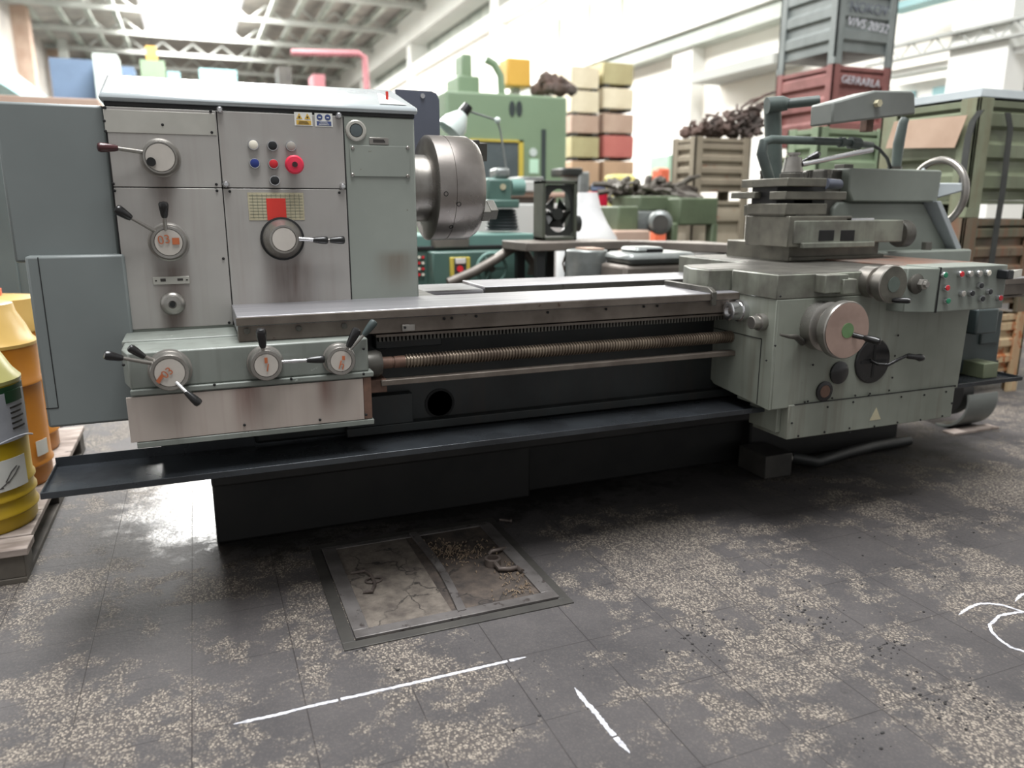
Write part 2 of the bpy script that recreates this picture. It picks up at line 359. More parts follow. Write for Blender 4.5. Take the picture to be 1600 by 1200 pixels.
def B(name, mb, mat, parent=None, bev=0, smooth=35, label=None, cat=None, group=None, kind=None, segs=2, loc=None):
    """link a mesh. Geometry is given in world coordinates and re-based on the parent (or on loc)."""
    base = ORG[parent.name] if parent else Vector(loc or (0, 0, 0))
    bmesh.ops.recalc_face_normals(mb.bm, faces=mb.bm.faces)
    me = bpy.data.meshes.new(name); mb.bm.to_mesh(me); mb.bm.free()
    me.transform(Matrix.Translation(-base))
    if smooth:
        for p in me.polygons: p.use_smooth = True
        me.set_sharp_from_angle(angle=math.radians(smooth))
    me.materials.append(M[mat] if isinstance(mat, str) else mat)
    o = bpy.data.objects.new(name, me); C.objects.link(o)
    if parent: o.parent = parent
    else: o.location = base
    ORG[o.name] = base
    if bev:
        md = o.modifiers.new('bevel', 'BEVEL'); md.width = bev; md.segments = segs; md.limit_method = 'ANGLE'; md.angle_limit = math.radians(40); md.harden_normals = False
    return props(o, label, cat, group, kind)
def struct(name, mb, mat, bev=0): return B(name, mb, mat, None, bev, kind='structure')
def copy_tree(o, parent=None):
    c = o.copy(); C.objects.link(c); ORG[c.name] = Vector((0, 0, 0))
    if parent: c.parent = parent
    for ch in list(o.children): copy_tree(ch, c)
    return c
def text(name, s, size, loc, mat, parent, rot=(math.pi/2, 0, 0), ext=.0006, shear=0, align='CENTER'):
    cu = bpy.data.curves.new(name+'_text', 'FONT'); cu.body = s; cu.size = size; cu.extrude = ext; cu.align_x = align; cu.align_y = 'CENTER'; cu.shear = shear
    tmp = bpy.data.objects.new('tmp', cu); C.objects.link(tmp); bpy.context.view_layer.update()
    me = bpy.data.meshes.new_from_object(tmp.evaluated_get(bpy.context.evaluated_depsgraph_get())); bpy.data.objects.remove(tmp); bpy.data.curves.remove(cu)
    me.materials.clear(); me.materials.append(M[mat])
    from mathutils import Euler
    base = ORG[parent.name] if parent else Vector((0, 0, 0))
    me.transform(Matrix.Translation(Vector(loc)-base) @ Euler(rot).to_matrix().to_4x4())
    o = bpy.data.objects.new(name, me); C.objects.link(o)
    if parent: o.parent = parent
    ORG[o.name] = base; return o
def fr(x0, y0, x1, y1, Y):
    """rectangle seen between two pixels on the plane y=Y -> X0, X1, z0, z1"""
    a = YP(x0, (y0+y1)/2, Y); b = YP(x1, (y0+y1)/2, Y); c = YP((x0+x1)/2, y0, Y); d = YP((x0+x1)/2, y1, Y)
    return a.x, b.x, d.z, c.z
def fbox(mb, x0, y0, x1, y1, Y, dep):
    X0, X1, z0, z1 = fr(x0, y0, x1, y1, Y); mb.box(X0, X1, Y, Y+dep, z0, z1); return X0, X1, z0, z1
# ------------------------------------------------------------ the setting
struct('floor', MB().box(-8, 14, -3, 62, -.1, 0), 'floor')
# right wall: lower panels, crane ledge, window band between columns
struct('wall_right', MB().box(10, 10.3, 0, 60, 0, 7.2), 'cream_wall')
struct('wall_right_upper', MB().box(10.5, 10.7, 0, 60, 7.2, 12), 'window_grey')
cols = MB()
for y in (3.6, 14.5, 25.5, 36.4, 47.3): cols.box(9.7, 10.5, y-.35, y+.35, 0, 9.7)
struct('wall_right_columns', cols, 'white_wall')
struct('trim_1', MB().box(9.55, 10.4, 0, 60, 8.3, 9.7), 'white_wall')          # crane girder
struct('trim_2', MB().box(9.75, 10.4, 0, 60, 7.0, 7.45), 'white_wall')         # rail below the windows
struct('trim_3', MB().box(9.5, 10.05, 9, 24.5, 4.65, 5.1), 'white_wall')
struct('trim_4', MB().box(9.6, 10.05, 9, 24.5, 4.35, 4.65), 'window_grey')
w = MB()
for y in (17.5, 19.2, 21): w.box(9.9, 10.02, y, y+1.1, 5.3, 6.3)
struct('window_1', w, 'window_grey')
struct('trim_5', MB().box(9.9, 10.02, 14.3, 14.46, 0, 6), 'truss_grey')
struct('trim_6', MB().box(9.3, 10.0, 11.2, 13.6, 3.55, 3.72), 'truss_grey')
struct('wall_end', MB().box(-8, 12, 60, 60.3, 0, 12), 'cream_wall')
w = MB()
for i in range(9): w.box(-5.5+i*1.9, -4.1+i*1.9, 59.8, 60.1, 5.8, 8.8)
struct('window_2', w, 'truss_grey')
struct('wall_left', MB().box(-6.6, -6.3, 14, 60, 0, 10), 'roof_brown')
c_ = MB()
for y in (22, 31, 40, 49): c_.box(-6.3, -5.7, y-.4, y+.4, 0, 10)
struct('wall_left_columns', c_, 'crate_brown')
struct('trim_7', MB().box(-6.0, -5.3, 16, 56, 5.0, 5.7), 'cyan_beam')
struct('trim_8', MB().box(-5.6, -5.2, 47, 47.6, 0, 12), 'truss_grey')
# roof: two dark slopes either side of the long skylight
r_ = MB()
r_.hexa([(-6.6, -2, 9.2), (-1.5, -2, 10.0), (-1.5, 60, 10.0), (-6.6, 60, 9.2), (-6.6, -2, 9.4), (-1.5, -2, 10.2), (-1.5, 60, 10.2), (-6.6, 60, 9.4)])
r_.hexa([(2.9, -2, 10.0), (10.6, -2, 9.6), (10.6, 60, 9.6), (2.9, 60, 10.0), (2.9, -2, 10.2), (10.6, -2, 9.8), (10.6, 60, 9.8), (2.9, 60, 10.2)])
r_.box(-1.5, 2.9, 48.5, 60, 10.0, 10.2)
struct('ceiling', r_, 'roof_brown')
t_ = MB()
for i in range(11):
    y = 8+i*5; t_.box(-6.3, 10, y-.12, y+.12, 9.05, 9.25)
    for k in range(11): t_.tube([(-6+k*1.5, y, 9.15), (-5.25+k*1.5, y, 9.75)], .05, 4); t_.tube([(-5.25+k*1.5, y, 9.75), (-4.5+k*1.5, y, 9.15)], .05, 4)
struct('ceiling_trusses', t_, 'truss_grey')
p_ = MB()
for k in range(6): p_.box(3.8+k*1.1, 4.0+k*1.1, 5, 60, 9.4, 9.6)
for k in range(4): p_.box(-5.8+k*1.1, -5.6+k*1.1, 5, 60, 9.3, 9.45)
struct('ceiling_purlins', p_, 'window_grey')
# gallery on the far right: beams, truss and rails
for i, (y0, y1, z0, z1, mm) in enumerate(((4.5, 8.9, 3.86, 3.95, 'cyan_beam'), (4.5, 8.9, 2.98, 3.06, 'white_wall'))):
    struct('trim_%d' % (9+i), MB().box(9.3, 9.6, y0, y1, z0, z1), mm)
g = MB(); g.box(9.1, 9.2, 5, 9, 3.32, 3.36); g.box(9.1, 9.2, 5, 9, 3.14, 3.17)
for k in range(10): g.tube([(9.15, 5.2+k*.36, 3.15), (9.15, 5.38+k*.36, 3.34)], .012, 4); g.tube([(9.15, 5.38+k*.36, 3.34), (9.15, 5.56+k*.36, 3.15)], .012, 4)
struct('trim_11', g, 'truss_grey')
g = MB()
for k in range(5): g.box(9.4, 9.5, 4.6+k*.95, 4.66+k*.95, 3.95, 4.9)
for z in (4.3, 4.75): g.box(9.42, 9.48, 4.5, 8.9, z, z+.06)
struct('trim_12', g, 'truss_grey')
struct('trim_13', MB().box(9.2, 9.9, 6.9, 7.7, 0, 3.6).box(9.6, 9.98, 8.0, 9.4, 2.55, 2.9), 'white_wall')
g = MB()
for k in range(3): g.box(9.56, 9.6, 6.9+k*.8, 7.4+k*.8, 2.5, 2.78)
struct('window_3', g, 'cyan_beam')

# ------------------------------------------------------------ THE LATHE
L = thing('lathe', 'large grey green centre lathe standing across the hall on the tiled floor', 'lathe', (1.3, 2.85, 0))
YH = 2.60                       # headstock front
XL, _, _, _ = fr(160, 165, 648, 455, YH)
XL = -.211; XR = YP(651, 320, YH).x
zt = YP(400, 171, YH).z         # underside of cap
B('headstock', MB().box(XL, XR, YH, 3.32, .80, zt-.006), 'head_paint', L, .006)
# cap: front lip and sloping lid
za = YP(158, 145, YH).z
B('headstock_cap', MB().prism([(YH-.008, zt+.004), (YH-.008, za), (2.93, 1.612), (3.30, 1.612), (3.33, zt+.004)], 'x', XL-.012, XR+.012), 'cap_paint', L, .012)
B('cap_seam', MB().box(XL, XR, YH-.002, 3.3, zt-.006, zt+.004), 'black_gap', L)
tr = YP(605, 152, 2.70); trm = MB(); sl = (1.612-za)/(2.93-YH+.008)
def lidp(x, y): return (x, y-.0015, za+(y-YH+.008)*sl+.0015)
B('warning_triangle', MB().hexa([lidp(tr.x-.045, 2.62), lidp(tr.x+.045, 2.62), lidp(tr.x+.004, 2.83), lidp(tr.x-.004, 2.83)]+[(p[0], p[1]-.001, p[2]+.001) for p in (lidp(tr.x-.045, 2.62), lidp(tr.x+.045, 2.62), lidp(tr.x+.004, 2.83), lidp(tr.x-.004, 2.83))]), 'white_label', L)
B('warning_mark', MB().box(tr.x-.004, tr.x+.004, 2.70, 2.705, lidp(0, 2.70)[2]+.001, lidp(0, 2.70)[2]+.028), 'red_print', L)
# stainless front panels
def panel(name, x0, y0, x1, y1, mat='panel_steel', t=.004, Y=YH, bev=.0015):
    X0, X1, z0, z1 = fr(x0, y0, x1, y1, Y-t); return B(name, MB().box(X0+.0012, X1-.0012, Y-t, Y+.01, z0+.0012, z1-.0012), mat, L, bev)
xm = YP(347, 285, YH).x; xr = YP(542, 320, YH).x
zs = YP(350, 293.8, YH).z; zb = YP(283, 512, YH).z
ctr = {'d1': YP(250, 245, YH), 'd2': YP(264, 377, YH), 'd3': YP(441, 373, YH), 'k': YP(270, 474, YH)}
def ox(v): return v.x-1.3
surf('panel_steel_left', srgb(166, 163, 158), srgb(150, 147, 143), 2.2, .42, .25, streak=srgb(128, 116, 110), streak_amt=.3,
     stains=[(ox(ctr['d2']), ctr['d2'].z-.07, .07, .30, BROWN, .9), (ox(ctr['d1']), ctr['d1'].z-.05, .05, .2, BROWN, .75), (ox(ctr['k']), ctr['k'].z-.03, .05, .14, BROWN, .9)])
surf('panel_steel_mid', srgb(166, 163, 158), srgb(150, 147, 143), 2.2, .42, .25, streak=srgb(128, 116, 110), streak_amt=.3,
     stains=[(ox(ctr['d3'])+.02, ctr['d3'].z-.07, .12, .42, BROWN, .9)])
def pbox(name, X0, X1, z0, z1, mat, t=.004): return B(name, MB().box(X0+.0015, X1-.0015, YH-t, YH+.01, z0+.0015, z1-.0015), mat, L, .0015)
pbox('front_panel', XL, xm, zs, zt-.008, 'panel_steel_left'); pbox('front_panel', xm, xr, zs, zt-.008, 'panel_steel_mid')
pbox('front_panel', XL, xm, zb, zs, 'panel_steel_left'); pbox('front_panel', xm, xr, .885, zs, 'panel_steel_mid')
B('panel_gap', MB().box(xm-.0018, xm+.0018, YH-.0012, YH, zb, zt-.01).box(XL, xr, YH-.0012, YH, zs-.0018, zs+.0018).box(xr-.003, xr+.003, YH-.0012, YH, .89, zt-.01).box(XL-.003, XL+.002, YH-.0012, YH, zb, zt-.01), 'black_gap', L)
X0, X1, z0, z1 = fr(163, 174, 337, 209, YH-.006)
B('name_plate', MB().box(X0, X1, YH-.006, YH, z0, z1), 'plate_metal', L, .001)
def dots(name, pts, Y, r, mat, parent=L, t=.004, n=10, sub=False):
    for (x, y) in pts:
        p = YP(x, y, Y); B(name, MB().rev([(r, 0), (r, t*.6), (r*.6, t), (0, t)], p, (0, -1, 0), n), mat, parent)
dots('screw', [(164, 168), (329, 174), (163, 189), (254, 195), (177, 287), (338, 288), (179, 298), (339, 298), (359, 299), (530, 301), (192, 408), (349, 404), (204, 512), (358, 504), (165, 205), (331, 207)], YH-.004, .0042, 'black_gap')
for (x, y) in ((343, 172), (529, 181), (353, 288), (535, 291)):
    p = YP(x, y, YH-.004); b = B('dome_bolt', MB().rev([(.011, 0), (.011, .003), (.009, .012), (.006, .016), (0, .017)], p, (0, -1, 0), 16), 'bright_steel', L)
# push buttons on the upper panel
def button(x, y, Y, rb, capm, parent=L, ln=.012, dirv=(0, -1, 0), rc=.80):
    p = YP(x, y, Y-ln); p.y = Y; b = B('push_button', MB().rev([(rb, 0), (rb, ln*.7), (rb*.93, ln), (rb*.83, ln), (rb*.83, ln*.7), (0, ln*.7)], p, dirv, 24), 'bright_steel', parent)
    d = Vector(dirv).normalized(); B('button_cap', MB().rev([(rb*rc, 0), (rb*rc, ln*.40), (rb*rc*.85, ln*.5), (0, ln*.52)], p+d*ln*.7, dirv, 20), capm, b)
for x, y, mm in ((396, 226, 'button_white'), (426, 227.5, 'button_black'), (455, 228, 'button_clear'), (398, 255, 'button_blue'), (427.5, 256, 'button_red'), (429.5, 282, 'button_black')):
    button(x, y, YH-.004, .0165, mm)
p = YP(458, 258, YH-.004)
e_ = B('emergency_stop', MB().rev([(.016, 0), (.016, .022), (.028, .026), (.029, .036), (.024, .044), (.008, .046), (.008, .044), (0, .044)], p, (0, -1, 0), 28), 'button_emergency', L)
B('stop_centre', MB().cyl(p+Vector((0, -.044, 0)), p+Vector((0, -.0475, 0)), .0085), 'maroon_plastic', e_)
# chart with a red square, safety stickers
X0, X1, z0, z1 = fr(388, 301, 475, 344, YH-.005)
ch = B('speed_chart', MB().box(X0, X1, YH-.0055, YH, z0, z1), 'beige_chart', L)
lx = MB(); hh = z1-z0; ww = X1-X0
for k in range(1, 9): lx.box(X0+.004, X1-.004, YH-.0062, YH-.0054, z0+hh*k/9-.0004, z0+hh*k/9+.0004)
for k in range(1, 12): lx.box(X0+ww*k/12-.0004, X0+ww*k/12+.0004, YH-.0062, YH-.0054, z0+.004, z1-.004)
B('chart_lines', lx, 'grey_sticker', ch)
a0, a1, b0, b1 = fr(417, 310, 447, 344, YH-.006); B('chart_square', MB().box(a0, a1, YH-.0075, YH-.005, b0, b1), 'red_print', ch)
def sticker(x0, y0, x1, y1, pm, tri):
    X0, X1, z0, z1 = fr(x0, y0, x1, y1, YH-.005); s = B('safety_sticker', MB().box(X0, X1, YH-.005, YH, z0, z1), 'white_label', L)
    w, h = X1-X0, z1-z0; Y = YH-.0058
    B('sticker_band', MB().box(X0+w*.1, X1-w*.08, Y, YH-.0045, z0+h*.08, z0+h*.40), pm, s)
    m = MB(); k = MB()
    for q in (.27, .73):
        cx = X0+w*q; cz = z0+h*.70
        if tri: m.prism([(cx-w*.17, cz-h*.20), (cx+w*.17, cz-h*.20), (cx, cz+h*.24)], 'y', Y, YH-.0045); k.ball((cx, Y, cz-h*.05), h*.07)
        else: m.cyl((cx, Y, cz), (cx, YH-.0045, cz), w*.165); k.box(cx-w*.07, cx+w*.07, Y-.0006, Y, cz-h*.06, cz+h*.02)
    for q in (0, 1, 2): k.box(X0+w*(.2+.03*q), X1-w*(.2+.05*q), Y-.0006, Y, z0+h*(.14+.09*q), z0+h*(.17+.09*q))
    B('sticker_symbol', m, pm, s); B('sticker_print', k, 'ink' if tri else 'white_label', s)
sticker(460, 175.5, 488, 196.5, 'yellow_print', True); sticker(492, 177, 519.5, 198, 'blue_print', False)
# oil sight glass, type plate and blank plate on the painted part
p = YP(556, 204, YH); s_ = B('sight_glass', MB().rev([(.033, 0), (.033, .005), (.029, .008), (.0215, .008), (.0215, .003), (0, .003)], p, (0, -1, 0), 32), 'plate_metal', L)
B('glass_lens', MB().rev([(.021, 0), (.019, .004), (0, .006)], p+Vector((0, -.003, 0)), (0, -1, 0), 28), 'window_dark', s_)
X0, X1, z0, z1 = fr(577, 215, 607, 226, YH); tp = B('type_plate', MB().box(X0, X1, YH-.003, YH, z0, z1), 'steel', L, .001)
B('plate_print', MB().box(X0+.012, X1-.012, YH-.004, YH-.002, z0+.006, z0+.012).box(X0+.012, X1-.015, YH-.004, YH-.002, z1-.010, z1-.006), 'ink', tp)
X0, X1, z0, z1 = fr(547, 228, 640, 276, YH); B('blank_plate', MB().box(X0, X1, YH-.004, YH, z0, z1), 'head_paint', L, .001)
dots('screw', [(551, 231), (637, 231), (551, 273), (637, 275)], YH-.004, .006, 'steel')
# gear speed levers
def lever(parent, p0, p1, p2, rr=.006, rg=.0125, gm='black_plastic', rm='steel'):
    p0, p1, p2 = map(Vector, (p0, p1, p2)); B('lever_rod', MB().cyl(p0, p1+(p2-p1)*.15, rr, rr*.85, 12), rm, parent)
    l = (p2-p1).length; B('lever_grip', MB().rev([(rg*.55, 0), (rg*.72, l*.15), (rg*.95, l*.6), (rg, l*.85), (rg*.8, l*.96), (rg*.3, l), (0, l)], p1, p2-p1, 16), gm, parent)
def dial(x, y, Y, r, ln, facer, cone=1.0, mat='steel', fm='dial_face', dark=False):
    p = YP(x, y, Y)
    d = B('selector_dial', MB().rev([(r*1.08, 0), (r*1.08, .006), (r, .008), (r*cone, ln*.9), (r*cone*.95, ln), (facer, ln), (facer*.97, ln-.003), (0, ln-.003)], p, (0, -1, 0), 36), mat, L)
    B('dial_face', MB().rev([(facer*.95, 0), (facer*.93, .0025), (0, .0025)], p+Vector((0, -ln+.003, 0)), (0, -1, 0), 32), fm, d)
    return d, p
def pxy(x, y, Y): return YP(x, y, Y)
d1, p = dial(251, 247, YH, .052, .035, .042, .93)
lever(d1, pxy(232, 239, YH-.02), pxy(184, 231.5, YH-.045), pxy(151.5, 230, YH-.06), .0065, .0135, 'maroon_plastic')
B('dial_knob', MB().cyl(YP(236.5, 253, YH-.036), YP(236.5, 253, YH-.036)+Vector((0, -.014, 0)), .0125), 'black_gap', d1)
d2, p = dial(264, 378, YH, .054, .038, .041, .93)
lever(d2, pxy(245, 363, YH-.03), pxy(205, 341, YH-.05), pxy(180, 325, YH-.06), .0055, .015)
lever(d2, pxy(259, 362, YH-.03), pxy(257, 340, YH-.05), pxy(255, 315, YH-.06), .0065, .014)
fp = YP(261, 376, YH-.041)
text('dial_mark', '03', .036, fp+Vector((-.008, 0, .002)), 'orange_mark', d2, rot=(math.pi/2, math.radians(-8), 0))
B('dial_mark', MB().box(fp.x+.014, fp.x+.034, fp.y-.001, fp.y, fp.z-.012, fp.z+.008), 'orange_mark', d2)
d3, p = dial(441, 373, YH, .064, .055, .038, .72)
lever(d3, pxy(463, 373, YH-.04), pxy(489, 375, YH-.05), pxy(513, 375.5, YH-.05), .007, .0125, rm='bright_steel')
lever(d3, pxy(511, 375.5, YH-.05), pxy(515, 375.5, YH-.05), pxy(539, 375, YH-.05), .006, .013)
B('dial_collar', MB().rev([(.068, 0), (.068, .012), (.062, .014), (.062, 0)], YP(441, 373, YH), (0, -1, 0), 36), 'black_gap', d3)
X0, X1, z0, z1 = fr(239, 432, 296, 444, YH-.004); lp = B('label_plate', MB().box(X0, X1, YH-.0075, YH-.003, z0, z1), 'plate_metal', L, .001)
B('plate_print', MB().box(X0+.006, X0+.011, YH-.0085, YH-.007, z0+.010, z0+.014).box(X0+.021, X0+.036, YH-.0085, YH-.007, z0+.009, z0+.018).box(X1-.034, X1-.018, YH-.0085, YH-.007, z0+.010, z0+.017).box(X1-.010, X1-.004, YH-.0085, YH-.007, z0+.010, z0+.014), 'ink', lp)
p = ctr['k']; B('oil_filler', MB().rev([(.036, 0), (.036, .008), (.030, .016), (.024, .018), (.024, .030), (.012, .032), (.012, .016), (0, .016)], p, (0, -1, 0), 28), 'steel', L)
B('filler_hole', MB().cyl(p+Vector((0, -.0325, 0)), p+Vector((0, -.0335, 0)), .0085), 'black_gap', L)
XW0_ = YP(369, 490, 2.30).x
B('headstock_rim', MB().box(XL-.01, XW0_+.01, 2.43, YH, .80, zb-.006), 'feed_paint', L, .004)
# end covers on the left
YG = 2.625
X0, _, _, _ = fr(10, 300, 30, 340, YG)
zg = YP(76, 161, YG).z; zg0 = YP(110, 398, YG).z
B('gear_cover', MB().box(X0, XL-.004, YG, 3.28, zg0-.02, zg), 'gear_cover_paint', L, .008)
YC = 2.585
X0, _, z0, _ = fr(56, 410, 190, 665, YC)
z1 = YP(110, 399, YC).z
xg = YP(56, 530, YC).x
B('lower_gear_cover', MB().box(xg, XL+.01, YC, 3.28, z0, z1), 'gear_cover_paint', L, .008)
zc0 = YP(80, 638, YC).z; xd = YP(75, 520, YC).x
B('cover_door_gap', MB().box(xd-.001, xd+.0015, YC-.0012, YC+.001, zc0, z1-.004).box(xg+.001, xd, YC-.0012, YC+.001, zc0-.0015, zc0+.001), 'black_gap', L)
# feed gearbox
YF = 2.25
xf0, xf1, zf0, zf1 = fr(192, 552, 576, 583, YF)
zf1 = YP(200, 552, YF).z; zf0 = YP(385, 595, YF).z; zf2 = YP(300, 688, YF).z
XF1 = YP(576, 565, YF).x; XF0 = -.195
B('feed_gearbox', MB().prism([(XF0, YF), (XF1, YF), (XF1, 2.55), (XF0-.02, 2.55), (XF0-.02, YF+.08)], 'z', zf0, zf1), 'feed_paint', L, .005)
B('gearbox_ledge', MB().box(XF0-.002, XF1+.012, YF-.010, YF+.1, zf0-.016, zf0), 'feed_paint', L, .003)
B('lower_cover', MB().box(XF0, XF1+.002, YF+.002, 2.6, zf2, zf0-.016), 'feed_paint', L, .003)
XC0 = YP(200, 650, YF-.004).x; XC1 = YP(568, 620, YF-.004).x
surf('panel_steel_low', srgb(178, 168, 160), srgb(160, 150, 142), 2.2, .42, .2, streak=srgb(140, 120, 110), streak_amt=.5,
     stains=[(-1.3+.10, .72, .06, .2, srgb(96, 62, 54), 1), (-1.3+.32, .72, .04, .18, srgb(100, 66, 56), .9)])
B('lower_panel', MB().box(XC0, XC1, YF-.006, YF+.002, zf2+.012, zf0-.020), 'panel_steel_low', L, .001)
B('cover_strip', MB().box(XC1+.001, XF1+.004, YF-.004, YF+.002, zf2+.012, zf0-.018), 'rusty_steel', L, .001)
B('cover_lip', MB().box(XF0, XF1+.008, YF-.008, YF+.02, zf2-.006, zf2+.010), 'feed_paint', L, .002)
dots('screw', [(335, 601), (455, 592), (568, 584), (382, 664), (500, 656), (572, 648), (193, 570), (568, 545)], YF-.008, .004, 'black_gap')
# dials on the feed gearbox
Yd = YF
d4, p = dial(266, 577, Yd, .052, .05, .040, .96)
lever(d4, pxy(240, 568, Yd-.03), pxy(192, 560, Yd-.06), pxy(162, 554, Yd-.07), .0055, .0125)
lever(d4, pxy(245, 565, Yd-.02), pxy(226, 558, Yd-.03), pxy(201, 542, Yd-.035), .0055, .0115)
lever(d4, pxy(272, 594, Yd-.04), pxy(290, 612, Yd-.07), pxy(313, 632, Yd-.08), .0055, .012, rm='bright_steel')
fp = YP(259, 583, Yd-.053); text('dial_mark', '03', .03, fp+Vector((.004, 0, .0)), 'orange_mark', d4, rot=(math.pi/2, math.radians(-38), 0))
B('dial_mark', MB().prism([(fp.x-.026, fp.z-.020), (fp.x-.018, fp.z-.028), (fp.x-.006, fp.z-.008), (fp.x-.012, fp.z-.002)], 'y', fp.y-.001, fp.y+.0005), 'orange_mark', d4)
d5, p = dial(414, 566, Yd, .046, .05, .034, .96)
lever(d5, pxy(412, 560, Yd-.035), pxy(411, 543, Yd-.05), pxy(407, 513, Yd-.06), .0055, .014)
lever(d5, pxy(436, 566, Yd-.03), pxy(479, 563, Yd-.05), pxy(508, 561, Yd-.05), .0055, .0115, rm='bright_steel')
fp = YP(417, 573, Yd-.053); text('dial_mark', '1', .032, fp+Vector((.002, 0, -.004)), 'orange_mark', d5, rot=(math.pi/2, math.radians(12), 0))
B('dial_mark', MB().box(fp.x-.005, fp.x+.003, fp.y-.001, fp.y, fp.z+.010, fp.z+.026), 'orange_mark', d5)
d6, p = dial(529, 560, Yd, .044, .045, .032, .96)
lever(d6, pxy(538, 551, Yd-.035), pxy(544, 542, Yd-.05), pxy(559, 513, Yd-.06), .0055, .0135)
lever(d6, pxy(545, 548, Yd-.01), pxy(568, 524, Yd-.01), pxy(586, 501, Yd-.01), .0055, .0125, 'dark_green')
fp = YP(534, 569, Yd-.048); text('dial_mark', 'h', .036, fp+Vector((0, 0, -.004)), 'orange_mark', d6, rot=(math.pi/2, math.radians(18), 0))
B('dial_mark', MB().box(fp.x+.002, fp.x+.010, fp.y-.001, fp.y, fp.z+.012, fp.z+.024), 'orange_mark', d6)
# bed
ZW = .893; YW = 2.30
XW0 = YP(369, 490, YW).x; XE = 3.42
B('front_way', MB().prism([(YW, ZW), (YW+.31, ZW), (YW+.31, ZW-.05), (YW+.05, ZW-.05), (YW, ZW-.024)], 'x', XW0, XE), 'way_steel', L, .002)
B('way_edge', MB().box(XW0-.002, XE, YW-.003, YW+.004, ZW-.026, ZW-.003), 'edge_steel', L, .001)
B('bed_rail', MB().box(XW0+.002, XE, YW+.012, YW+.1, ZW-.075, ZW-.027), 'edge_steel', L, .002)
dots('bolt', [(386, 517), (467, 513), (538, 509)], YW+.010, .009, 'dark_steel', t=.006)
dots('bolt', [(694, 498), (706, 497), (744, 494), (856, 488), (947, 483), (1006, 479), (1027, 478)], YW+.010, .0045, 'black_gap')
B('bed_lip', MB().box(.49, XE, YW+.02, YW+.1, ZW-.088, ZW-.080), 'edge_steel', L)
rk = MB(); x = .50
while x < 1.86: rk.box(x, x+.0065, YW+.026, YW+.055, ZW-.104, ZW-.089); x += .0125
B('rack', rk, 'dark_steel', L, kind='stuff')
X0, X1, z0, z1 = fr(628, 507, 648, 517, YW+.008); B('end_stop', MB().box(X0, X1, YW+.004, YW+.02, z0, z1), 'steel', L, .001)
B('stop_hole', MB().cyl(YP(633, 512, YW+.004), YP(633, 512, YW+.001), .004), 'black_gap', L)
B('bed', MB().box(.12, XE, 2.44, 3.12, .47, .845), 'bed_dark', L, .01)
B('bed_bracket', MB().box(.50, .72, 2.385, 2.45, .755, .80), 'bed_dark', L, .004)
B('bed_end_block', MB().box(-.15, .12, 2.46, 3.12, .47, .80), 'bed_dark', L, .006)
B('bed_flange', MB().box(.40, XE, 2.40, 2.46, .47, .50).box(.40, .62, 2.40, 2.46, .50, .60), 'bed_dark', L, .003)
p = YP(687, 630, 2.44); B('bed_port', MB().rev([(.052, 0), (.052, .003), (.044, .004), (.044, -.0), (0, -.0)], p+Vector((0, -.0005, 0)), (0, -1, 0), 30), 'black_gap', L)
# bridge over the gap and rear way
X0 = XR+.004
B('rear_way', MB().prism([(2.82, ZW), (3.10, ZW), (3.10, ZW-.06), (2.86, ZW-.06), (2.82, ZW-.035)], 'x', 1.03, XE), 'way_steel', L, .002)
B('rear_way_edge', MB().box(1.03, XE, 2.818, 2.824, ZW-.037, ZW-.003), 'dark_steel', L)
B('gap_piece', MB().box(.60, 1.02, 2.80, 3.06, .80, ZW-.006), 'way_steel', L, .01, label='bridge block with rough silvery front')
B('gap_block', MB().box(.50, .78, 2.62, 3.12, .80, ZW-.004), 'dark_steel', L, .003)
# lead screw and control bar
yl = 2.33; zl = YP(730, 557, yl).z; x0 = YP(632, 562, yl).x
B('screw_bearing', MB().rev([(.028, 0), (.040, .004), (.042, .045), (.036, .058), (.020, .060), (0, .060)], (XF1-.004, yl, zl), (1, 0, 0), 28), 'dark_steel', L)
B('screw_shaft', MB().rev([(.019, 0), (.019, .033), (.0165, .034), (.0165, .039), (.019, .040), (.019, x0-XF1-.055)], (XF1+.055, yl, zl), (1, 0, 0), 20), 'rusty_steel', L)
prof = []; t = 0
while t < 1.46: prof += [(.0175, t), (.0175, t+.0030), (.0225, t+.0042), (.0225, t+.0078), (.0175, t+.0088)]; t += .0108
B('leadscrew', MB().rev(prof, (x0, yl, zl), (1, 0, 0), 20), 'leadscrew_steel', L, smooth=20)
xa = YP(596, 600, 2.30).x; za_ = YP(700, 591, 2.30).z
B('control_bar', MB().box(xa, 1.95, 2.30, 2.335, za_-.008, za_+.010), 'edge_steel', L, .002)
B('bar_bracket', MB().box(XF1+.004, xa+.02, 2.31, 2.40, za_-.03, za_+.012), 'rusty_steel', L, .003)
# chip tray along the whole front
T0 = -.430; T1 = 3.30; yt0 = 2.20; yt1 = 2.46; ztr = .474; ztb = .460
tr_ = MB()
tr_.box(T0, T1, yt0, yt1, ztb-.002, ztb+.002)
tr_.box(T0, T1, yt0-.003, yt0+.002, ztb-.004, ztr); tr_.box(T0, T0+.004, yt0, yt1, ztb-.002, ztr); tr_.box(T1-.004, T1, yt0, yt1, ztb, ztr)
tr_.box(T0, T1, yt1-.003, yt1, ztb, ztr+.016)
B('chip_tray', tr_, 'tray_steel', L, .001)
B('bed_foot', MB().box(-.02, 1.22, 2.80, 3.25, 0, .47), 'black_oily', L, .01); B('bed_foot', MB().box(2.35, 3.30, 2.80, 3.25, 0, .47), 'black_oily', L, .01)
B('bed_sump', MB().box(-.02, 3.3, 2.56, 3.2, .30, .47), 'black_oily', L, .01)
B('bed_sump', MB().box(.9, 2.6, 2.86, 3.2, 0, .32), 'black_oily', L, .01)
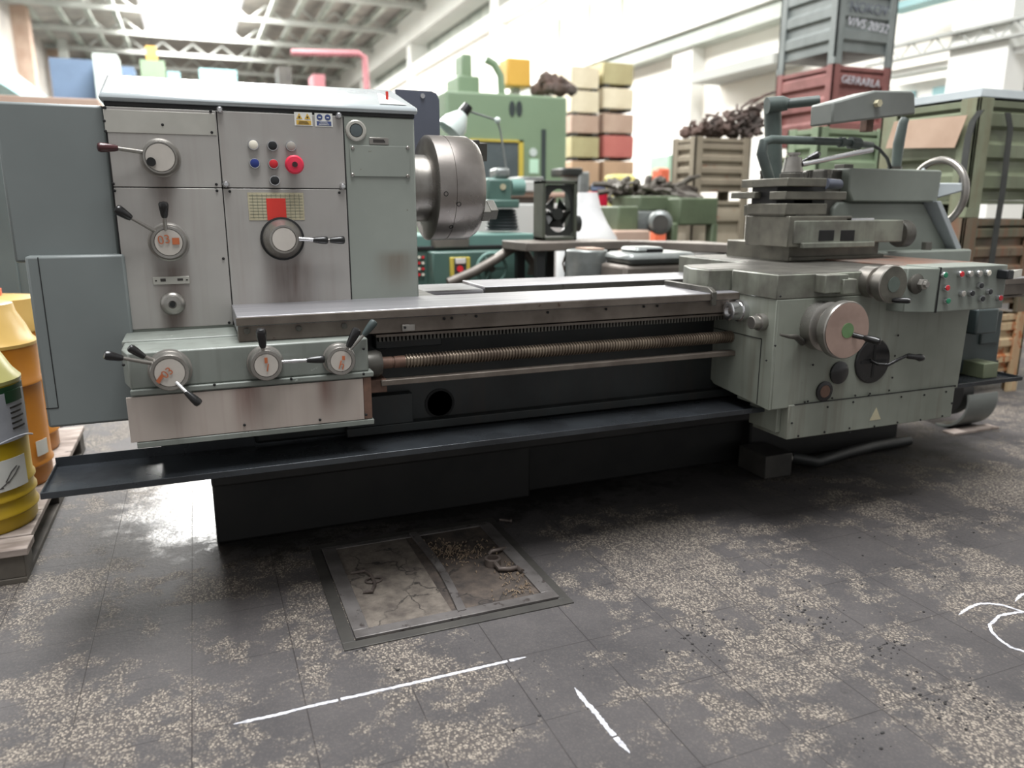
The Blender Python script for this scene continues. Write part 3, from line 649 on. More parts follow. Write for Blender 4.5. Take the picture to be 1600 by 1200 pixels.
# chuck, spindle nose and raised guard
YS = 2.80; ZS = 1.262
B('spindle_nose', MB().rev([(.125, 0), (.125, .035), (.118, .036), (.118, .09), (0, .09)], (XR-.002, YS, ZS), (1, 0, 0), 48), 'steel', L)
xc = YP(663, 296, YS).x
ck = B('chuck', MB().rev([(.12, -.002), (.178, 0), (.186, .006), (.186, .062), (.1835, .063), (.1835, .066), (.186, .067), (.186, .150), (.170, .178), (.05, .180), (.05, .12), (0, .12)], (xc, YS, ZS), (1, 0, 0), 96), 'chuck_steel', L)
for a in (215, 335, 95):
    a = math.radians(a); u = Vector((0, math.cos(a), math.sin(a)))
    v = u.cross(Vector((1, 0, 0)))
    j = MB()
    for (t0, t1, r0, r1) in ((.172, .205, .075, .175), (.205, .235, .10, .165)):
        q = [Vector((xc+t0, YS, ZS))+u*r0-v*.02, Vector((xc+t0, YS, ZS))+u*r1-v*.02, Vector((xc+t0, YS, ZS))+u*r1+v*.02, Vector((xc+t0, YS, ZS))+u*r0+v*.02]
        j.hexa(q+[w+Vector((t1-t0, 0, 0)) for w in q])
    B('chuck_jaw', j, 'dark_steel', ck, .003)
for (x, y) in ((697, 303), (717, 319), (705, 355)):
    # dark key sockets on the rim facing the camera
    p = YP(x, y, YS-.17); rr = math.hypot(p.y-YS, p.z-ZS); dz = p.z-ZS; yy = YS-math.sqrt(max(.186**2-dz*dz, 0))
    d = Vector((0, yy-YS, dz)).normalized(); B('chuck_socket', MB().rev([(.0085, -.002), (.0085, .0008), (.006, .0008), (.006, -.001), (0, -.001)], Vector((YP(x, y, yy).x, yy, p.z)), d, 14), 'black_gap', ck)
X0, X1, z0, z1 = fr(643, 142, 687, 216, 3.02)
gp = [(X0-.06, z0-.25), (X1, z0-.25), (X1, z1-.03), (X1-.01, z1-.008), (X1-.03, z1), (X0-.06, z1)]
cg = B('chuck_guard', MB().prism(gp, 'y', 3.02, 3.03), 'guard_blue', L, .001)
p = YP(660, 150, 3.02); B('guard_rivet', MB().cyl(p, p+Vector((0, -.006, 0)), .009), 'bright_steel', cg)

# ---- carriage
ZC = .97; YA = 2.10
B('saddle', MB().prism([(1.83, 2.10), (2.30, 2.10), (2.30, 2.06), (2.56, 2.06), (2.56, 3.12), (2.12, 3.12), (2.12, 2.64), (1.79, 2.60), (1.735, 2.48), (1.735, 2.36), (1.845, 2.36), (1.83, 2.34)], 'z', .885, ZC), 'saddle_paint', L, .004)
B('saddle_top', MB().prism([(1.838, 2.108), (2.30, 2.108), (2.30, 2.07), (2.55, 2.07), (2.55, 3.1), (2.13, 3.1), (2.13, 2.63), (1.80, 2.595), (1.745, 2.48), (1.745, 2.37), (1.855, 2.37)], 'z', ZC-.004, ZC+.002), 'dark_steel', L, .001)
B('saddle_wing', MB().prism([(1.735, 2.36), (1.735, 2.60), (2.6, 2.60), (2.6, 2.36)], 'z', ZW+.001, .89), 'saddle_paint', L)
B('way_wiper', MB().prism([(YW-.012, ZW-.045), (YW-.012, ZW+.004), (YW+.02, ZW+.020), (YW+.30, ZW+.020), (YW+.30, ZW+.001), (YW+.002, ZW+.001), (YW-.002, ZW-.045)], 'x', 1.705, 1.725), 'dark_steel', L, .002)
# apron
XA0 = 1.845; XA1 = YP(1508, 540, YA).x; za0 = YP(1206, 641, YA).z
ap = [(XA0, za0), (XA1-.01, za0), (XA1, .80), (XA1, .885), (XA0-.005, .885)]
B('apron', MB().prism(ap, 'y', YA, 2.29), 'apron_paint', L, .004)
sd = MB().prism([(2.10, za0), (2.42, za0+.03), (2.52, za0+.10), (2.46, .70), (2.44, .885), (2.10, .885)], 'x', XA0-.012, XA0)
B('apron_side', sd, 'apron_paint', L, .002)
B('apron_side_seam', MB().box(XA0-.0135, XA0-.011, 2.16, 2.163, za0+.01, .74).box(XA0-.0135, XA0-.011, 2.16, 2.44, .738, .741), 'black_gap', L)
X0, X1, z0, z1 = fr(1213, 670, 1491, 655, YA-.004)
zl0 = YP(1232, 687, YA-.006).z; zl1 = YP(1232, 634, YA-.006).z
xl0 = YP(1231, 660, YA-.006).x; xl1 = YP(1489, 630, YA-.006).x
B('apron_lower_cover', MB().box(xl0, xl1, YA-.006, 2.28, zl0, zl1), 'apron_paint', L, .003)
B('apron_lower_side', MB().box(xl0-.02, xl0-.001, YA+.03, 2.28, zl0+.02, za0+.002), 'apron_paint', L, .002)
B('apron_seam', MB().box(XA0+.1, xl1, YA-.0075, YA-.005, zl1-.001, zl1+.002), 'black_gap', L)
dots('screw', [(1219, 463), (1211, 540), (1197, 563), (1262, 627), (1300, 622), (1336, 618), (1359, 615), (1389, 610), (1357, 618), (1257, 628), (1394, 590), (1270, 570), (1237, 661), (1247, 681), (1288, 675), (1327, 669), (1366, 666), (1402, 660), (1438, 656), (1472, 650), (1328, 676), (1408, 620), (1444, 617), (1478, 612), (1487, 630), (1492, 603), (1403, 524), (1398, 556), (1293, 636), (1333, 628)], YA-.006, .0038, 'black_gap')
X0, X1, z0, z1 = fr(1360, 637, 1377, 656, YA-.007); B('warning_triangle', MB().prism([(X0, z0), (X1, z0), ((X0+X1)/2, z1)], 'y', YA-.0072, YA-.005), 'beige_chart', L)
B('right_side_panel', MB().prism([(2.13, .70), (2.13, .36), (2.40, .38), (2.40, .60), (2.30, .70)], 'x', XA1-.004, XA1+.008), 'apron_paint', L, .003)
# saddle front bracket beside the small handwheel
X0, X1, z0, z1 = fr(1293, 428, 1318, 466, 2.05); B('cross_slide_cover', MB().box(X0-.01, X1+.02, 2.05, 2.12, .905, .968), 'saddle_paint', L, .003)
B('cover_step', MB().box(X1-.01, X1+.05, 2.04, 2.12, .90, .952), 'saddle_paint', L, .003)
# chrome cap and knob on the left side of the apron
p = XP(1160, 485, XA0-.012); B('chrome_cap', MB().rev([(.040, 0), (.040, .02), (.034, .022), (.034, .062), (.028, .066), (.018, .066), (.018, .058), (0, .058)], p, (-1, 0, 0), 28), 'bright_steel', L)
p = XP(1192, 503, XA0-.012); B('side_knob', MB().rev([(.030, 0), (.030, .022), (.023, .024), (.023, .050), (.021, .052), (0, .052)], p, (-1, 0, 0), 28), 'steel', L)
# small lever left of the big handwheel
B('clamp_lever', MB().tube([YP(1219, 523, 2.02), YP(1233, 526, 2.03), YP(1243, 526, 2.05), YP(1254, 535, 2.09)], [.004, .007, .010, .012], 10), 'dark_steel', L)
# big handwheel
bw = B('handwheel', MB().rev([(.088, 0), (.088, .045), (.080, .050), (.060, .058), (.060, .072), (.084, .076), (.088, .084), (.088, .100), (.086, .103), (0, .103)], YP(1280, 508, YA), (0, -1, 0), 56), 'steel', L)
fc = YP(1280, 508, YA)+Vector((0, -.103, 0))
bw2 = bw
B('wheel_rim', MB().rev([(.098, 0), (.100, .004), (.100, .030), (.097, .034), (0, .034)], fc+Vector((0, .008, 0)), (0, -1, 0), 56), 'steel', bw)
f2 = fc+Vector((0, -.027, 0))
B('wheel_face', MB().rev([(.095, 0), (.095, .001), (.030, .0012), (0, .0012)], f2, (0, -1, 0), 56), 'copper_dial', bw)
B('centre_disc', MB().rev([(.026, 0), (.026, .002), (0, .002)], f2+Vector((0, -.001, 0)), (0, -1, 0), 30), 'green_sticker', bw)
h0 = f2+Vector((.03, 0, -.018)); B('wheel_handle', MB().tube([h0, h0+Vector((.008, -.02, -.003)), h0+Vector((.012, -.035, -.004))], [.010, .009, .008], 12).rev([(.008, 0), (.012, .012), (.0125, .045), (.010, .058), (.004, .061), (0, .061)], h0+Vector((.012, -.033, -.004)), (.25, -1, -.1), 14), 'black_plastic', bw)
# cross slide handwheel
c0 = YP(1366, 440, YA)
sw = B('handwheel', MB().rev([(.056, -.02), (.056, .035), (.046, .038), (.046, .060), (.060, .062), (.066, .066), (.066, .100), (.063, .103), (0, .103)], c0+Vector((-.02, 0, 0)), (0, -1, 0), 48), 'steel', L)
f3 = c0+Vector((-.02, -.103, 0)); B('wheel_face', MB().rev([(.063, 0), (.063, .001), (0, .001)], f3, (0, -1, 0), 48), 'tool_steel', sw)
B('centre_disc', MB().rev([(.027, 0), (.027, .002), (0, .002)], f3+Vector((0, -.001, 0)), (0, -1, 0), 30), 'grey_sticker', sw)
h0 = f3+Vector((.004, 0, -.055)); B('wheel_handle', MB().rev([(.007, 0), (.010, .015), (.0105, .05), (.008, .058), (0, .060)], h0, (.45, -1, .05), 14), 'black_plastic', sw)
# hex shaft with boss
c1 = YP(1431, 443, 2.035); B('shaft_boss', MB().rev([(.038, -.03), (.038, .012), (.030, .018), (0, .028)], c1, (0, -1, 0), 30), 'dark_steel', L)
B('hex_nut', MB().rev([(.020, 0), (.020, .022), (.012, .024), (.012, .034), (0, .034)], c1+Vector((0, -.016, 0)), (0, -1, 0), 6), 'steel', L, .001, smooth=0)
# round black covers and the feed engagement lever
p = YP(1362, 564, YA); dc = B('round_cover', MB().rev([(.084, 0), (.084, .006), (.080, .009), (0, .009)], p, (0, -1, 0), 40), 'black_plastic', L)
B('cross_slot', MB().box(p.x-.062, p.x+.062, YA-.0105, YA-.008, p.z-.005, p.z+.005).box(p.x-.005, p.x+.005, YA-.0105, YA-.008, p.z-.062, p.z+.062), 'black_gap', dc)
lv = [YP(1362, 564, YA-.012), YP(1372, 569, YA-.04), YP(1388, 570, YA-.06), YP(1403, 562, YA-.07), YP(1416, 556, YA-.07)]
B('feed_lever', MB().tube(lv, [.007, .006, .006, .006, .006], 12), 'black_plastic', dc)
g0 = lv[-1]; B('lever_grip', MB().rev([(.007, 0), (.011, .012), (.010, .05), (.013, .062), (.0145, .072), (.012, .084), (.005, .088), (0, .088)], g0, YP(1447, 560, YA-.07)-g0, 16), 'black_plastic', dc)
p = YP(1310, 582, YA); B('round_cover', MB().rev([(.042, 0), (.042, .007), (.039, .009), (0, .009)], p, (0, -1, 0), 32), 'black_plastic', L)
p = YP(1287, 611, YA); rc = B('round_cover', MB().rev([(.037, 0), (.037, .006), (.024, .008), (.024, .006), (0, .006)], p, (0, -1, 0), 32), 'black_plastic', L)
B('cover_plug', MB().rev([(.023, 0), (.023, .003), (0, .003)], p+Vector((0, -.005, 0)), (0, -1, 0), 24), 'rusty_steel', rc)
# control box with push buttons
YB = 1.99
cbx0 = YP(1466, 450, YB).x; cbx1 = YP(1571, 446, YB).x
cz1 = YP(1463, 418, YB).z; cz0 = YP(1469, 488, YB).z
cb = MB().box(cbx0, cbx1, YB, 2.14, cz0, cz1)
cbo = B('control_box', cb, 'grey_paint', L, .004)
B('control_box_side', MB().prism([(cbx0-.001, YB+.002), (cbx0-.001, 2.14), (cbx0-.13, 2.14), (cbx0-.10, YB+.05)], 'z', cz0, cz1-.004), 'grey_paint', L, .003)
B('box_seam', MB().box(cbx0+.0005, cbx0+.005, YB-.0012, YB+.01, cz0, cz1), 'black_gap', L)
for x, y, mm in ((1478, 430, 'button_green'), (1481, 450, 'button_red'), (1482, 470.5, 'button_green'), (1503.5, 428.5, 'button_red'), (1518, 428, 'button_clear'), (1532, 427.5, 'button_clear'), (1546, 426.5, 'button_white'),
                 (1534, 446.5, 'button_black'), (1506, 459, 'button_clear'), (1520, 458.5, 'button_black'), (1548, 456, 'button_black'), (1536, 467, 'button_black'), (1564, 465.5, 'button_red')):
    button(x, y, YB, .0125, mm, L, .013)
p = YP(1561, 427.5, YB); ks = B('selector_switch', MB().box(p.x-.014, p.x+.018, YB-.045, YB, p.z-.018, p.z+.016), 'button_black', L, .004)
B('switch_wedge', MB().prism([(p.x+.018, YB-.045), (p.x+.018, YB), (p.x+.14, YB+.01)], 'z', p.z-.016, p.z+.012), 'plate_metal', ks)
B('copper_mat', MB().box(2.50, 2.93, 2.16, 2.75, ZC+.002, ZC+.008), 'copper_tray', L, .001)
B('saddle_right_deck', MB().box(2.50, 2.96, 2.14, 3.1, .90, ZC+.002), 'grey_paint', L, .003)
# boxes behind the apron at the tail end: feed motor
X0, X1, z0, z1 = fr(1540, 490, 1562, 537, 2.35); B('feed_motor_box', MB().box(X0-.02, X1+.01, 2.35, 2.6, z0, z1+.01), 'dark_green', L, .006)
B('feed_shaft_housing', MB().rev([(.07, 0), (.07, .16), (.05, .17), (.05, .3), (0, .3)], (XA1+.0, 2.42, .70), (1, 0, 0), 24), 'dark_green', L)
B('tail_bracket', MB().box(3.05, 3.35, 2.36, 2.56, .47, .66), 'dark_green', L, .006)
B('screw_end_bearing', MB().box(3.05, 3.18, 2.26, 2.40, zl-.06, zl+.05), 'dark_green', L, .008)

# compound slide and tool post
Yq = 2.585
bx0 = ZP(1265, 412, ZC).x
B('slide_base', MB().prism([(bx0, 2.60), (bx0+.50, 2.60), (bx0+.50, 3.02), (bx0, 3.02)], 'z', ZC, 1.045), 'tool_steel', L, .003)
B('base_gib', MB().box(bx0+.0, bx0+.52, 2.585, 2.60, ZC+.003, ZC+.020), 'tool_steel', L, .002)
Y5 = 2.52; x5, _, _, _ = fr(1232, 340, 1250, 387, Y5)
zc0 = YP(1232, 387, Y5).z; zc1 = YP(1232, 338, Y5).z; dY = .27
B('compound_block', MB().box(x5, YP(1330, 360, Y5).x, Y5, Y5+dY, zc0, zc1), 'tool_steel', L, .004)
X0, X1, z0, z1 = fr(1240, 356, 1410, 384, Y5-.004)
cp = MB().box(X0, X1, Y5-.004, Y5+.18, z0+.012, zc1-.018)
B('compound_slide', cp, 'saddle_paint', L, .004)
B('slide_lip', MB().box(X0+.04, YP(1362, 380, Y5).x, Y5-.018, Y5+.02, z0-.006, z0+.016), 'saddle_paint', L, .003)
for (a, b) in ((1279, 1304), (1313, 1336)):
    q0, q1, w0, w1 = fr(a, 359, b, 377, Y5-.005); B('slide_window', MB().box(q0, q1, Y5-.0052, Y5+.01, w0, w1), 'black_gap', L, .004)
X0, X1, z0, z1 = fr(1323, 341, 1366, 347, Y5); B('slide_strip', MB().box(X0, X1, Y5, Y5+.02, z0, z1), 'bright_steel', L, .001)
p = YP(1412, 365, Y5+.09); B('compound_dial', MB().rev([(.055, 0), (.060, .012), (.060, .05), (.054, .054), (.045, .054), (.045, .04), (0, .04)], p+Vector((-.04, 0, 0)), (1, 0, 0), 40), 'dark_steel', L)
# block stack
def blk(name, x0, y0, x1, y1, Y, dep, mat='tool_steel', bev=.003):
    m = MB(); fbox(m, x0, y0, x1, y1, Y, dep); return B(name, m, mat, L, bev)
blk('slide_plate', 1228, 318, 1292, 335.5, Y5+.02, .24)
B('slide_plate', MB().box(x5-.0, x5+.06, Y5+.03, Y5+.29, zc1, zc1+.045), 'tool_steel', L, .003)
blk('post_spacer', 1240, 311, 1270, 319, Y5+.10, .15, 'black_oily')
q = YP(1236, 300, Y5+.02)
blk('tool_plate', 1228, 299, 1323, 312, Y5+.03, .10)
B('tool_plate', MB().box(x5-.02, x5+.05, Y5+.20, Y5+.36, YP(1200, 310, Y5+.2).z, YP(1200, 300, Y5+.2).z), 'tool_steel', L, .003)
blk('post_core', 1214, 290, 1290, 320, Y5+.10, .16, 'black_oily')
B('tool_post', MB().box(YP(1231, 285, Y5+.02).x, YP(1292, 285, Y5+.02).x, Y5+.02, Y5+.31, YP(1231, 291, Y5+.02).z, YP(1231, 277.5, Y5+.02).z), 'tool_steel', L, .003)
p = YP(1236, 262, 2.70)
ctp = (YP(1237, 277, Y5+.165).x, Y5+.165)
zp = YP(1231, 277.5, Y5+.02).z
B('post_ratchet', MB().rev([(.050, 0), (.050, .022), (.042, .026), (.042, .03), (0, .03)], (ctp[0], ctp[1], zp), (0, 0, 1), 14), 'dark_steel', L, smooth=0)
B('post_cone', MB().rev([(.044, 0), (.036, .050), (.036, .060), (.020, .062), (.020, .070), (.028, .071), (.028, .080), (0, .082)], (ctp[0], ctp[1], zp+.028), (0, 0, 1), 32), 'steel', L)
a = YP(1254, 257, ctp[1]-.03); b = YP(1363, 234, ctp[1]-.12)
B('clamp_handle', MB().cyl(a, b, .010, .0115, 16), 'bright_steel', L)
a = YP(1250, 254, ctp[1]); b = YP(1262, 248, ctp[1]-.01); c = YP(1281, 240, ctp[1]-.02)
B('post_grip', MB().cyl(a, b, .006, .006).rev([(.009, 0), (.012, .02), (.016, .045), (.008, .060), (0, .062)], b, c-b, 14), 'black_plastic', L)
for (dx, dy) in ((-.075, .10), (-.045, .12), (.085, -.02), (.125, .04), (.15, -.06)):
    B('post_bolt', MB().cyl((ctp[0]+dx, ctp[1]+dy, zp), (ctp[0]+dx, ctp[1]+dy, zp+.022), .007, n=10).cyl((ctp[0]+dx, ctp[1]+dy, zp+.022), (ctp[0]+dx, ctp[1]+dy, zp+.038), .0095, n=6), 'dark_steel', L, smooth=0)
B('tool_bar', MB().cyl(YP(1290, 287, Y5+.10), YP(1312, 288, Y5+.10), .022, .020, 20), 'guard_blue', L)

# ---- tailstock
YT = 2.72
X0, X1, z0, z1 = fr(1327, 264, 1468, 315.5, YT)
ts = B('tailstock_body', MB().prism([(X0+.03, z0), (X1, z0), (X1+.01, z1-.01), (X1, z1), (X0, z1), (X0, z0+.05)], 'y', YT, YT+.30), 'grey_paint', L, .012)
q0, q1, w0, w1 = fr(1284, 264, 1330, 340, YT+.05); B('tailstock_nose', MB().box(q0, X0+.03, YT+.05, YT+.26, w0-.12, z1-.004), 'dark_steel', L, .01)
zq = YP(1480, 400, YT).z
B('tailstock_base', MB().prism([(X0-.02, z0), (X1-.06, z0), (YP(1492, 394, YT).x, ZC+.012), (YP(1492, 394, YT).x, ZW), (X0-.05, ZW), (X0-.05, z0-.03)], 'y', YT+.03, YT+.33), 'grey_paint', L, .01)
B('tailstock_rib', MB().prism([(X1-.03, z0+.004), (X1+.0, z0+.004), (YP(1496, 394, YT).x, ZC+.03), (YP(1496, 394, YT).x-.03, ZC+.015)], 'y', YT-.02, YT+.06), 'cap_paint', L, .003)
B('tailstock_foot', MB().box(X0-.08, YP(1500, 400, YT).x, YT-.06, YT+.34, ZW, ZC+.025), 'grey_paint', L, .008)
B('foot_nut', MB().cyl((YP(1448, 385, YT-.02).x, YT-.02, ZC+.025), (YP(1448, 385, YT-.02).x, YT-.02, ZC+.062), .024, n=6), 'dark_steel', L, .001, smooth=0)
ax = Vector((X1, YT+.14, ZS-.0))
B('quill_boss', MB().rev([(.085, 0), (.085, .02), (.075, .045), (.05, .06), (0, .06)], ax, (1, 0, 0), 36), 'cap_paint', L)
Xw = X1+.155
hw = B('tailstock_handwheel', MB().rev([(.035, 0), (.035, .07), (0, .07)], (X1+.05, ax.y, ZS), (1, 0, 0), 24), 'cap_paint', L)
rm = MB(); RW = .158; n = 56; ring = []
for i in range(n):
    a = 2*math.pi*i/n; c = Vector((Xw, ax.y+RW*math.cos(a), ZS+RW*math.sin(a))); rad = Vector((0, math.cos(a), math.sin(a)))
    ring.append([rm.bm.verts.new(c+rad*(.017*math.cos(b))+Vector((1, 0, 0))*(.018*math.sin(b))) for b in [2*math.pi*k/12 for k in range(12)]])
for i in range(n):
    for k in range(12): rm.bm.faces.new((ring[i][k], ring[i][(k+1) % 12], ring[(i+1) % n][(k+1) % 12], ring[(i+1) % n][k]))
B('wheel_rim', rm, 'steel', hw)
for a in (50, 170, 290):
    a = math.radians(a); u = Vector((0, math.cos(a), math.sin(a))); v = u.cross(Vector((1, 0, 0)))
    q = MB(); cs = []
    for r, w, t, xo in ((.02, .045, .012, .055), (RW-.005, .018, .008, .150)):
        c = Vector((X1+xo, ax.y, ZS))+u*r; cs.append([c-v*w-Vector((t, 0, 0)), c+v*w-Vector((t, 0, 0)), c+v*w+Vector((t, 0, 0)), c-v*w+Vector((t, 0, 0))])
    B('wheel_spoke', q.hexa(cs[0]+cs[1]), 'cap_paint', hw, .004)
B('top_nut', MB().cyl((YP(1398, 263, YT+.15).x, YT+.15, z1), (YP(1398, 263, YT+.15).x, YT+.15, z1+.02), .035, n=6), 'dark_steel', L, smooth=0)
B('top_pad', MB().box(YP(1311, 262, YT+.15).x, YP(1326, 262, YT+.15).x, YT+.12, YT+.18, z1-.002, z1+.024), 'dark_steel', L, .002)
B('locking_lever', MB().tube([YP(1400, 262, YT+.15), YP(1404, 225, YT+.15), YP(1411, 192, YT+.13), YP(1414, 186, YT+.13)], [.022, .026, .022, .020], 14), 'pipe_green', L)
B('coolant_tube', MB().tube([YP(1362, 226, YT+.1), YP(1374, 233, YT+.1), YP(1386, 247, YT+.12), YP(1391, 262, YT+.15)], .008, 10), 'hose_black', L)
# machine lamp on its articulated pipe arm
YL = 2.75
pA = [YP(1205, 290, YL), YP(1197, 262, YL), YP(1190, 240, YL), YP(1193, 222, YL), YP(1205, 218, YL), YP(1270, 220, YL), YP(1318, 222, YL), YP(1334, 224, YL), YP(1362, 227, YL+.02)]
B('coolant_pipe', MB().tube(pA, [.022, .022, .022, .020, .018, .017, .016, .016, .014], 14), 'pipe_green', L)
B('pipe_valve', MB().cyl(YP(1328, 223, YL), YP(1342, 225, YL), .026, .026, 10).cyl(YP(1312, 222, YL), YP(1318, 222, YL), .022, .022, 14), 'pipe_green', L, smooth=0)
B('lamp_post', MB().tube([YP(1212, 400, 2.98), YP(1210, 300, 2.98), YP(1208, 205, 2.98), YP(1207, 168, 2.98)], .038, 16), 'pipe_green', L)
B('lamp_elbow', MB().tube([YP(1198, 165, 2.96), YP(1222, 162, 2.94), YP(1232, 163, 2.92)], [.036, .034, .026], 14), 'pipe_green', L)
B('lamp_arm', MB().tube([YP(1222, 163, 2.94), YP(1250, 160, 2.9), YP(1280, 157, 2.86)], .022, 12), 'pipe_green', L)
YM = 2.62; a0, a1 = YP(1300, 172, YM), YP(1431, 165, YM)
hp = [YP(1302, 159, YM), YP(1308, 158, YM), YP(1368, 141, YM), YP(1425, 142, YM), YP(1430, 146, YM), YP(1431, 178, YM), YP(1300, 194, YM)]
B('lamp_head', MB().prism([(v.x, v.z) for v in hp], 'y', YM, YM+.13), 'lamp_paint', L, .008)
B('lamp_bolt', MB().cyl(YP(1369, 162, YM), YP(1369, 162, YM)+Vector((0, -.02, 0)), .016, n=6), 'beige_chart', L, smooth=0)
B('lamp_bracket', MB().box(YP(1366, 190, YM+.1).x-.02, YP(1366, 190, YM+.1).x+.02, YM+.12, YM+.16, YP(1366, 205, YM+.1).z, YP(1366, 178, YM+.1).z), 'rusty_steel', L, .002)

# ------------------------------------------------------------ cabinet, pallet and drums on the left
xr_ = YP(48, 440, 4.40).x
cabt = thing('cabinet', 'tall grey steel cabinet standing behind the yellow drums', 'cabinet', (xr_-.6, 4.7, 0))
B('body', MB().box(xr_-1.3, xr_, 4.40, 5.0, .05, YP(10, 160, 4.4).z), 'cabinet_paint', cabt, .01)
B('door', MB().box(xr_-1.25, YP(31, 440, 4.39).x, 4.385, 4.40, .1, YP(10, 160, 4.4).z-.05), 'cabinet_paint', cabt, .006)
PX1 = -.60
pal = thing('wooden_pallet', 'grimy wooden pallet carrying the yellow and orange drums', 'pallet', (-1.2, 3.5, 0))
B('front_board', MB().box(-1.8, PX1+.01, 2.725, 2.84, .095, .12), 'pallet_wood', pal, .003)
for i in range(6): B('deck_board', MB().box(-1.8, PX1, 2.85+i*.236, 3.083+i*.236, .097, .12), 'pallet_wood', pal, .003)
for y in (2.735, 3.42, 4.12):
    for x in (-1.75, -1.25, PX1-.13): B('block', MB().box(x, x+.125, y, y+.12, .018, .096), 'pallet_side', pal, .003)
for x in (-1.75, -1.25, PX1-.12): B('bottom_board', MB().box(x, x+.115, 2.73, 4.25, 0, .018), 'pallet_side', pal, .002)
def drum(name, label, cx, cy, r, hb, mat, topm, rings, cone, group=None):
    t = thing(name, label, 'drum', (cx, cy, .1205)); z = .1205
    prof = [(0, 0), (r*.93, 0), (r*.97, .012)]
    for k in rings: prof += [(r*.975, k-.012), (r*1.02, k-.004), (r*1.02, k+.004), (r*.985, k+.014)]
    prof += [(r, hb-.01), (r, hb)]
    prof += [(0, hb)]
    B('body', MB().rev(prof, (cx, cy, z), (0, 0, 1), 48), mat, t)
    B('top', MB().rev([(r*1.01, hb), (r*1.015, hb+.012)]+cone+[(0, cone[-1][1])], (cx, cy, z), (0, 0, 1), 48), topm, t)
    return t
dA = drum('yellow_drum', 'yellow plastic drum nearest the camera with torn pictogram label, on the pallet', -.785, 3.02, .185, .50, 'yellow_plastic', 'pale_yellow', [.06, .115, .16], [(.165, .54), (.13, .61), (.10, .64), (.06, .66), (.05, .70)])
def wrap(name, mat, cx, cy, r, a0, a1, z0, z1, parent, t=.0015, n=16, wave=0):
    m = MB(); A = []
    for i in range(n+1):
        a = math.radians(a0+(a1-a0)*i/n)
        A.append([m.bm.verts.new((cx+(r+d)*math.cos(a), cy+(r+d)*math.sin(a), z+wave*math.sin(i*1.1))) for d, z in ((0, z0), (t, z0), (t, z1), (0, z1))])
    for a, b in zip(A, A[1:]):
        for k in range(4): m.bm.faces.new((a[k], a[(k+1) % 4], b[(k+1) % 4], b[k]))
    m.bm.faces.new(A[0]); m.bm.faces.new(A[-1]); return B(name, m, mat, parent)
wrap('label_band', 'label_green', -.785, 3.02, .1855, -110, 6, .49, .615, dA)
wl = wrap('product_label', 'label_grey', -.785, 3.02, .187, -110, 0, .43, .595, dA)
wrap('label_stripe', 'label_green', -.785, 3.02, .1885, -34, -8, .56, .60, dA)
for q in range(5): wrap('label_text', 'ink', -.785, 3.02, .1885, -30, -10-q % 2*4, .54-q*.018, .546-q*.018, dA)
hz = wrap('pictogram_label', 'white_label', -.785, 3.02, .1885, -85, -20, .27, .375, dA)
R_ = .1905
def tw(pts, r=.003):
    q = []
    for (a, z) in pts: a = math.radians(a); q.append((-.785+R_*math.cos(a), 3.02+R_*math.sin(a), z))
    return q
pg = MB()
for pts in ([(-62, .285), (-60, .31), (-63, .35)], [(-60, .31), (-55, .335), (-53, .36)], [(-61, .30), (-68, .325)], [(-60, .315), (-58, .35)], [(-72, .283), (-50, .283)]): pg.tube(tw(pts), .0025, 5)
for pts in ([(-47, .30), (-40, .33), (-33, .345)], [(-45, .295), (-36, .32), (-30, .34)], [(-52, .285), (-44, .30)]): pg.tube(tw(pts), .0022, 5)
B('pictogram', pg, 'ink', dA)
B('wire_handle', MB().tube([(-.785+.196*math.cos(math.radians(a)), 3.02+.196*math.sin(math.radians(a)), .415+.028*math.cos(math.radians((a+30)*2.4))) for a in range(-100, 12, 8)], .003, 8), 'label_grey', dA)
dB = drum('orange_drum', 'orange plastic drum with pale translucent shoulders behind the nearest yellow drum', -.80, 3.47, .185, .555, 'orange_plastic', 'amber_plastic', [.085, .41], [(.172, .585), (.155, .63), (.13, .68), (.122, .715), (.10, .722)])
wrap('torn_label', 'white_label', -.80, 3.47, .187, -35, -15, .24, .30, dB)
B('lid', MB().cyl((-.80, 3.47, .835), (-.80, 3.47, .865), .05), 'button_red', dB)
B('wire_handle', MB().tube([(-.80, 3.43, .86), (-.76, 3.40, .865), (-.735, 3.39, .84)], .005, 8), 'steel', dB)
dC = drum('yellow_drum', 'yellow plastic drum farthest back on the pallet, beside the gear cover', -.845, 3.93, .19, .55, 'orange_plastic', 'amber_plastic', [.09, .42], [(.185, .62), (.18, .69), (.10, .70)])
B('lid', MB().cyl((-.86, 3.93, .82), (-.86, 3.93, .85), .06), 'far_orange', dC)

# ------------------------------------------------------------ hatch in the floor
ht = thing('floor_hatch', 'square steel framed hatch with two cracked concrete lids set in the floor', 'hatch', (.65, 2.3, 0))
hx0, hx1, hy0, hy1 = .285, .992, 1.935, 2.655
def ring(m, x0, x1, y0, y1, w, z0, z1):
    m.box(x0, x1, y0, y0+w, z0, z1).box(x0, x1, y1-w, y1, z0, z1).box(x0, x0+w, y0+w, y1-w, z0, z1).box(x1-w, x1, y0+w, y1-w, z0, z1); return m
B('outer_frame', ring(MB(), hx0, hx1, hy0, hy1, .036, -.002, .004), 'tank_steel', ht, .001)
a = ZP(555.5, 1000, 0); ix0, iy0, ix1, iy1 = a.x, a.y-.005, .962, 2.61
fm = MB()
fm.box(ix0, ix1, iy0, iy0+.042, 0, .009).box(ix0, ix0+.046, iy0+.0425, iy1-.021, 0, .009).box(ix1-.044, ix1, iy0+.0425, iy1-.021, 0, .009).box(ix0, ix1, iy1-.02, iy1, 0, .006)
B('inner_frame', fm, 'hatch_steel', ht, .0015)
